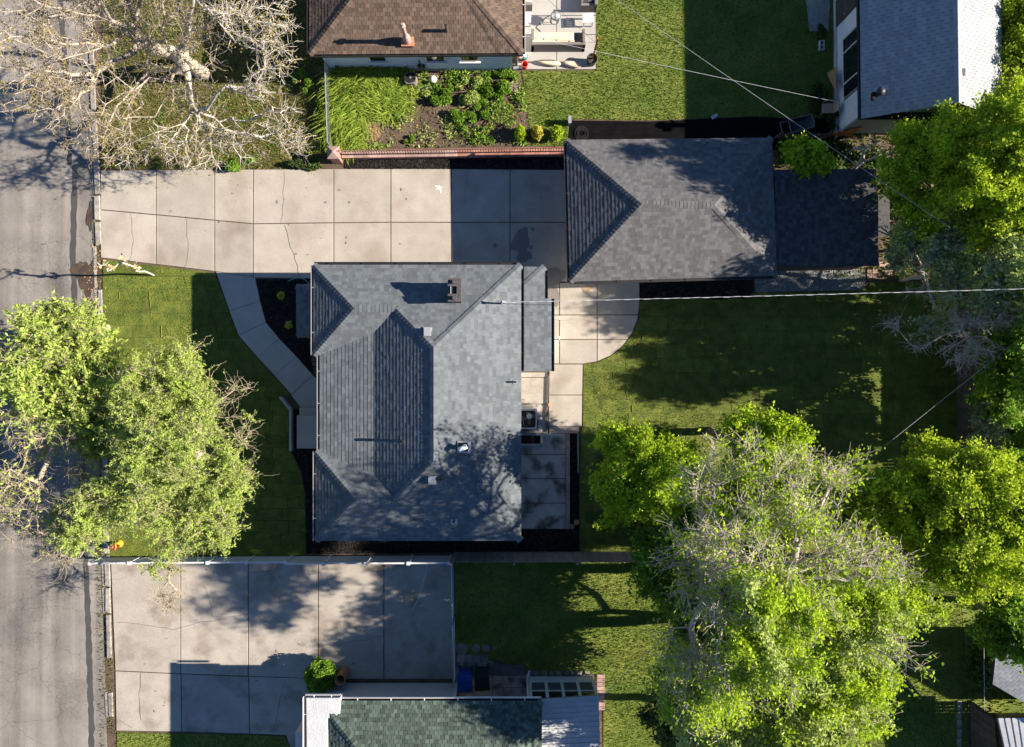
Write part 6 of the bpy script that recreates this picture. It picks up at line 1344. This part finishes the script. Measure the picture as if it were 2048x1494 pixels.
tree('shade_tree', 'leafy tree just beyond the right edge shading the back lawn', (2105, 640),
     [(2290, 560, 5.5, 80, 60, 1.6), (2300, 640, 6, 90, 80, 1.8), (2270, 700, 5, 80, 50, 1.5), (2390, 610, 6.8, 90, 90, 1.8), (2190, 590, 3.6, 60, 80, 1.3), (2190, 690, 3.3, 60, 70, 1.2)], 240, 146, 'bark_brown', 'leaf_mid', .2, .012, 6, (.3, .8), .006, .25, .3, 3, 20000, .10, .25, 1.4, .6, clump=4)
# --- small plants
def bush(name, label, px, py, z, rx, ry, rz, nl, leafm, seed, leaf=.06, cat='bush', solid=True, elong=1.3, group=None):
    r = np.random.default_rng(seed); c = np.array(P(px, py, z)); b = P(px, py, 0) if z < .3 else Vector((c[0], c[1], .03)); t = thing(name, (c[0], c[1], .03), label, cat, group)
    u = unit(r.normal(size=(nl, 3))); rad = r.uniform(.55, 1.03, nl) ** .5; lump = 1 + .13 * np.sin(u[:, 0] * 7 + seed) * np.sin(u[:, 1] * 6) + .08 * np.sin(u[:, 2] * 9 + u[:, 0] * 5)
    if cat == 'weeds':
        m_ = 9; off = np.c_[r.uniform(-1, 1, (m_, 2)) * np.array([rx, ry]) * .85, r.uniform(-.6, .25, m_) * rz]; sz = r.uniform(.22, .55, m_); w_ = sz ** 2 / (sz ** 2).sum(); ii = r.choice(m_, nl, p=w_)
        C = c + off[ii] + u * np.array([rx, ry, rz * 1.2]) * (rad * sz[ii])[:, None]
    else: C = c + u * np.array([rx, ry, rz]) * (rad * lump)[:, None]
    k = C[:, 2] > .05; C = C[k]; u = u[k]
    V, F = leaves_np(C, leaf, r, elong, .5); tag(mesh_fast('foliage', V, F, MT[leafm], t, np.repeat(np.clip(.2 + .6 * r.random(len(C)), 0, 1), 4)), kind='stuff')
    mb = MB()
    for i in range(9):
        a = i * .7; q = c + np.array([rx * .7 * math.cos(a), ry * .7 * math.sin(a), rz * .4 * math.sin(i * 1.7)]); mb.tube([(c[0] + .04 * math.cos(a), c[1] + .04 * math.sin(a), .03), tuple((c + q) / 2 - np.array([0, 0, rz * .2])), tuple(q)], [.02, .013, .006], 5)
    mb.build('stems', MT['bark_brown'], t); return t
bush('round_bush', 'clipped round green bush beside the terracotta pot', 641, 1354, .72, .64, .70, .66, 9000, 'leaf_mid', 7, .06)
for k, (x, lb) in enumerate(((1041, 'leftmost of three small golden conifers north of the wall'), (1075, 'middle one of three small golden conifers'), (1114, 'rightmost of three small golden conifers beside the garage'))):
    bush('conifer', lb, x, 266, .42, .24 + .03 * (k == 2), .30, .40, 1700, 'leaf_yellow' if k == 1 else 'leaf_maple', 30 + k, .05, 'conifer', group='small conifers in a row')
for k, (x, y, lb) in enumerate(((562, 591, 'upper small yellow plant in the front mulch bed'), (577, 650, 'lower small yellow plant in the front mulch bed'))): bush('small_plant', lb, x, y, .10, .13, .13, .10, 130, 'leaf_yellow', 50 + k, .075, 'plant', group='yellow plants in the front bed', elong=2)
shr = [(885, 190, .30, .50, .42, .30, 'leaf_mid', 'dark green weedy shrub in middle of garden bed'), (935, 180, .28, .58, .52, .28, 'leaf_pale', 'pale green bushy weeds right of garden centre'), (1000, 175, .26, .55, .45, .26, 'leaf_mid', 'leafy green weeds below the brown house corner'),
       (925, 240, .22, .55, .42, .22, 'leaf_mid', 'low green weeds near the red wall'), (845, 178, .2, .42, .3, .2, 'leaf_pale', 'low weeds under the air conditioner'), (1008, 145, .2, .6, .25, .2, 'leaf_mid', 'green weeds along the brown house wall'),
       (800, 234, .14, .28, .22, .15, 'leaf_silver', 'small pale weed at centre of bare soil'), (818, 280, .12, .22, .18, .13, 'leaf_mid', 'tiny green weed near the red wall'), (1000, 230, .12, .5, .4, .13, 'leaf_pale', 'low weeds among the cut brown canes'), (960, 215, .16, .4, .4, .17, 'leaf_mid', 'weed clump left of the cut canes'),
       (740, 290, .10, .9, .14, .12, 'leaf_pale', 'thin weeds along the foot of the red wall'), (1640, 195, .3, .4, .7, .3, 'leaf_dark', 'dark leafy plants along the white house wall'), (1668, 245, .25, .25, .4, .25, 'leaf_dark', 'dark green weeds behind the tan chair'),
       (480, 325, .25, .6, .3, .25, 'leaf_mid', 'green shrub below the white limbs by the driveway'), (610, 330, .25, .6, .25, .25, 'leaf_dark', 'dark weeds beside the pink pillar'), (605, 160, .4, .4, .5, .4, 'leaf_mid', 'yellowish shrub at the left end of the brown house'), (1645, 63, .15, .16, .3, .15, 'leaf_dark', 'small dark weed at the door slab')]
for k, (x, y, z, a, b, c, m, lb) in enumerate(shr): bush('weed_clump', lb, x, y, z, a, b, c, int(2000 * a * b / .2) + 300, m, 70 + k, .055, 'weeds')
def grass_clump(label, px, py, n, ln, spread, leanv, seed, m='blade_long', name='tall_grass'):
    r = np.random.default_rng(seed); c = P(px, py); t = thing(name, (c.x, c.y, .03), label, 'grass'); p = np.c_[r.normal(0, 1, (n, 2)) * np.array(spread) + np.array([c.x, c.y]), np.full(n, .03)]
    a = r.uniform(0, 6.28, n); d = np.c_[np.cos(a) * .45 + leanv[0], np.sin(a) * .45 + leanv[1], np.full(n, 1.0)] ; d = unit(d); L = (ln * r.uniform(.5, 1.15, n))[:, None]; w = unit(np.cross(d, np.array([0, 0, 1.]))) * r.uniform(.010, .022, n)[:, None]
    q1 = p + d * L * .45; d2 = unit(d + np.c_[d[:, :2] * 1.1, np.full(n, -.7)]); q2 = q1 + d2 * L * .35; d3 = unit(d2 + np.c_[d2[:, :2] * .6, np.full(n, -.6)]); q3 = q2 + d3 * L * .25
    V = np.stack([p - w, p + w, q1 + w, q1 - w, q2 + w * .8, q2 - w * .8, q3], 1); V[:, :, 2] = np.maximum(V[:, :, 2], .03); V = V.reshape(-1, 3); k = np.arange(n)[:, None] * 7
    F = np.concatenate([k + np.array([[0, 1, 2, 3]]), k + np.array([[3, 2, 4, 5]]), k + np.array([[5, 4, 6, 6]])])
    F3 = F[2 * n:, :3]; F4 = F[:2 * n]
    tt = np.repeat(r.random(n), 7); tri = np.concatenate([F4[:, [0, 1, 2]], F4[:, [0, 2, 3]], F3]); tag(mesh_fast('blades', V, tri, MT[m], t, tt), kind='stuff'); return t
for k, (x, y, n, ln, s, lv, lb) in enumerate([(690, 190, 2600, .95, (.35, .45), (.1, -.5), 'tall bright grass leaning beside the chain link fence'), (695, 240, 2600, .95, (.35, .35), (-.3, -.6), 'long lime grass flattened in the garden corner'), (690, 275, 1300, .7, (.35, .25), (.3, -.4), 'bright grass at the foot of the red wall'),
                                              (770, 190, 2800, .85, (.50, .45), (0, -.2), 'tall green grass tuft in garden by the house wall'), (775, 155, 1300, .7, (.45, .2), (0, .2), 'dark grass along the pale house wall'), (715, 165, 1300, .8, (.3, .25), (-.2, .3), 'grass tuft below the house corner')]): grass_clump(lb, x, y, n, ln, s, lv, 200 + k)
grass_clump('clump of dry straw coloured grass in the garden bed', 742, 262, 700, .45, (.12, .14), (0, 0), 220, 'blade_dry')
def ground_cover(name, label, poly, n, hgt, leaf, m, seed, thr):
    r = np.random.default_rng(seed); p = scatter([G(*q) for q in poly], n, r); k = np.sin(p[:, 0] * 3.1 + seed) * np.sin(p[:, 1] * 2.7 + 1.3 * np.sin(p[:, 0] * 1.9)) + .35 * np.sin(p[:, 0] * 9) * np.sin(p[:, 1] * 8); p = p[k > thr + .25 * r.normal(size=len(p))]
    C = np.c_[p, .04 + hgt * r.random(len(p)) ** 1.5]; V, F = leaves_np(C, leaf, r, 1.8, .6); tag(mesh_fast(name, V, F, MT[m], None, np.repeat(r.random(len(p)), 4)), label, kind='stuff')
ground_cover('weed_cover', 'scruffy green weeds spreading over the garden bed', [(800, 142), (1046, 142), (1060, 290), (930, 290), (905, 215), (820, 190)], 560, .26, .06, 'leaf_mid', 301, .12)
ground_cover('dry_weed_cover', 'pale and dry weeds spreading through the garden bed', garden, 300, .16, .055, 'leaf_pale', 302, .25)
ground_cover('shade_weeds', 'dark ground ivy in the corner behind garage and shed', [(1555, 280), (1740, 285), (1780, 340), (1915, 420), (1915, 560), (1790, 560), (1780, 480), (1756, 340), (1560, 338)], 260, .25, .10, 'leaf_dark', 303, -.2)
ground_cover('verge_weeds', 'mixed weeds and leaf litter under the pale trees', nw_lawn, 160, .08, .04, 'leaf_mid', 304, .1)
# cut canes in the garden
cn = thing('cane_pile', P(990, 235), 'pile of long cut brown canes in the garden bed', 'canes'); rc = random.Random(6)
for k in range(46):
    x, y, a, ln = rc.gauss(985, 26), rc.gauss(238, 20), rc.gauss(-.65, .5), rc.uniform(25, 70); pts = [P(x + math.cos(a) * ln * t + rc.uniform(-2, 2), y + math.sin(a) * ln * t * .8 + rc.uniform(-2, 2), .06 + .10 * math.sin(t * 3) + rc.uniform(0, .08)) for t in (-.5, -.2, .1, .5)]
    MB().tube(pts, [.016, .014, .012, .008], 5).build('cane', MT['brick_red'] if k % 3 else MT['bark_brown'], cn)
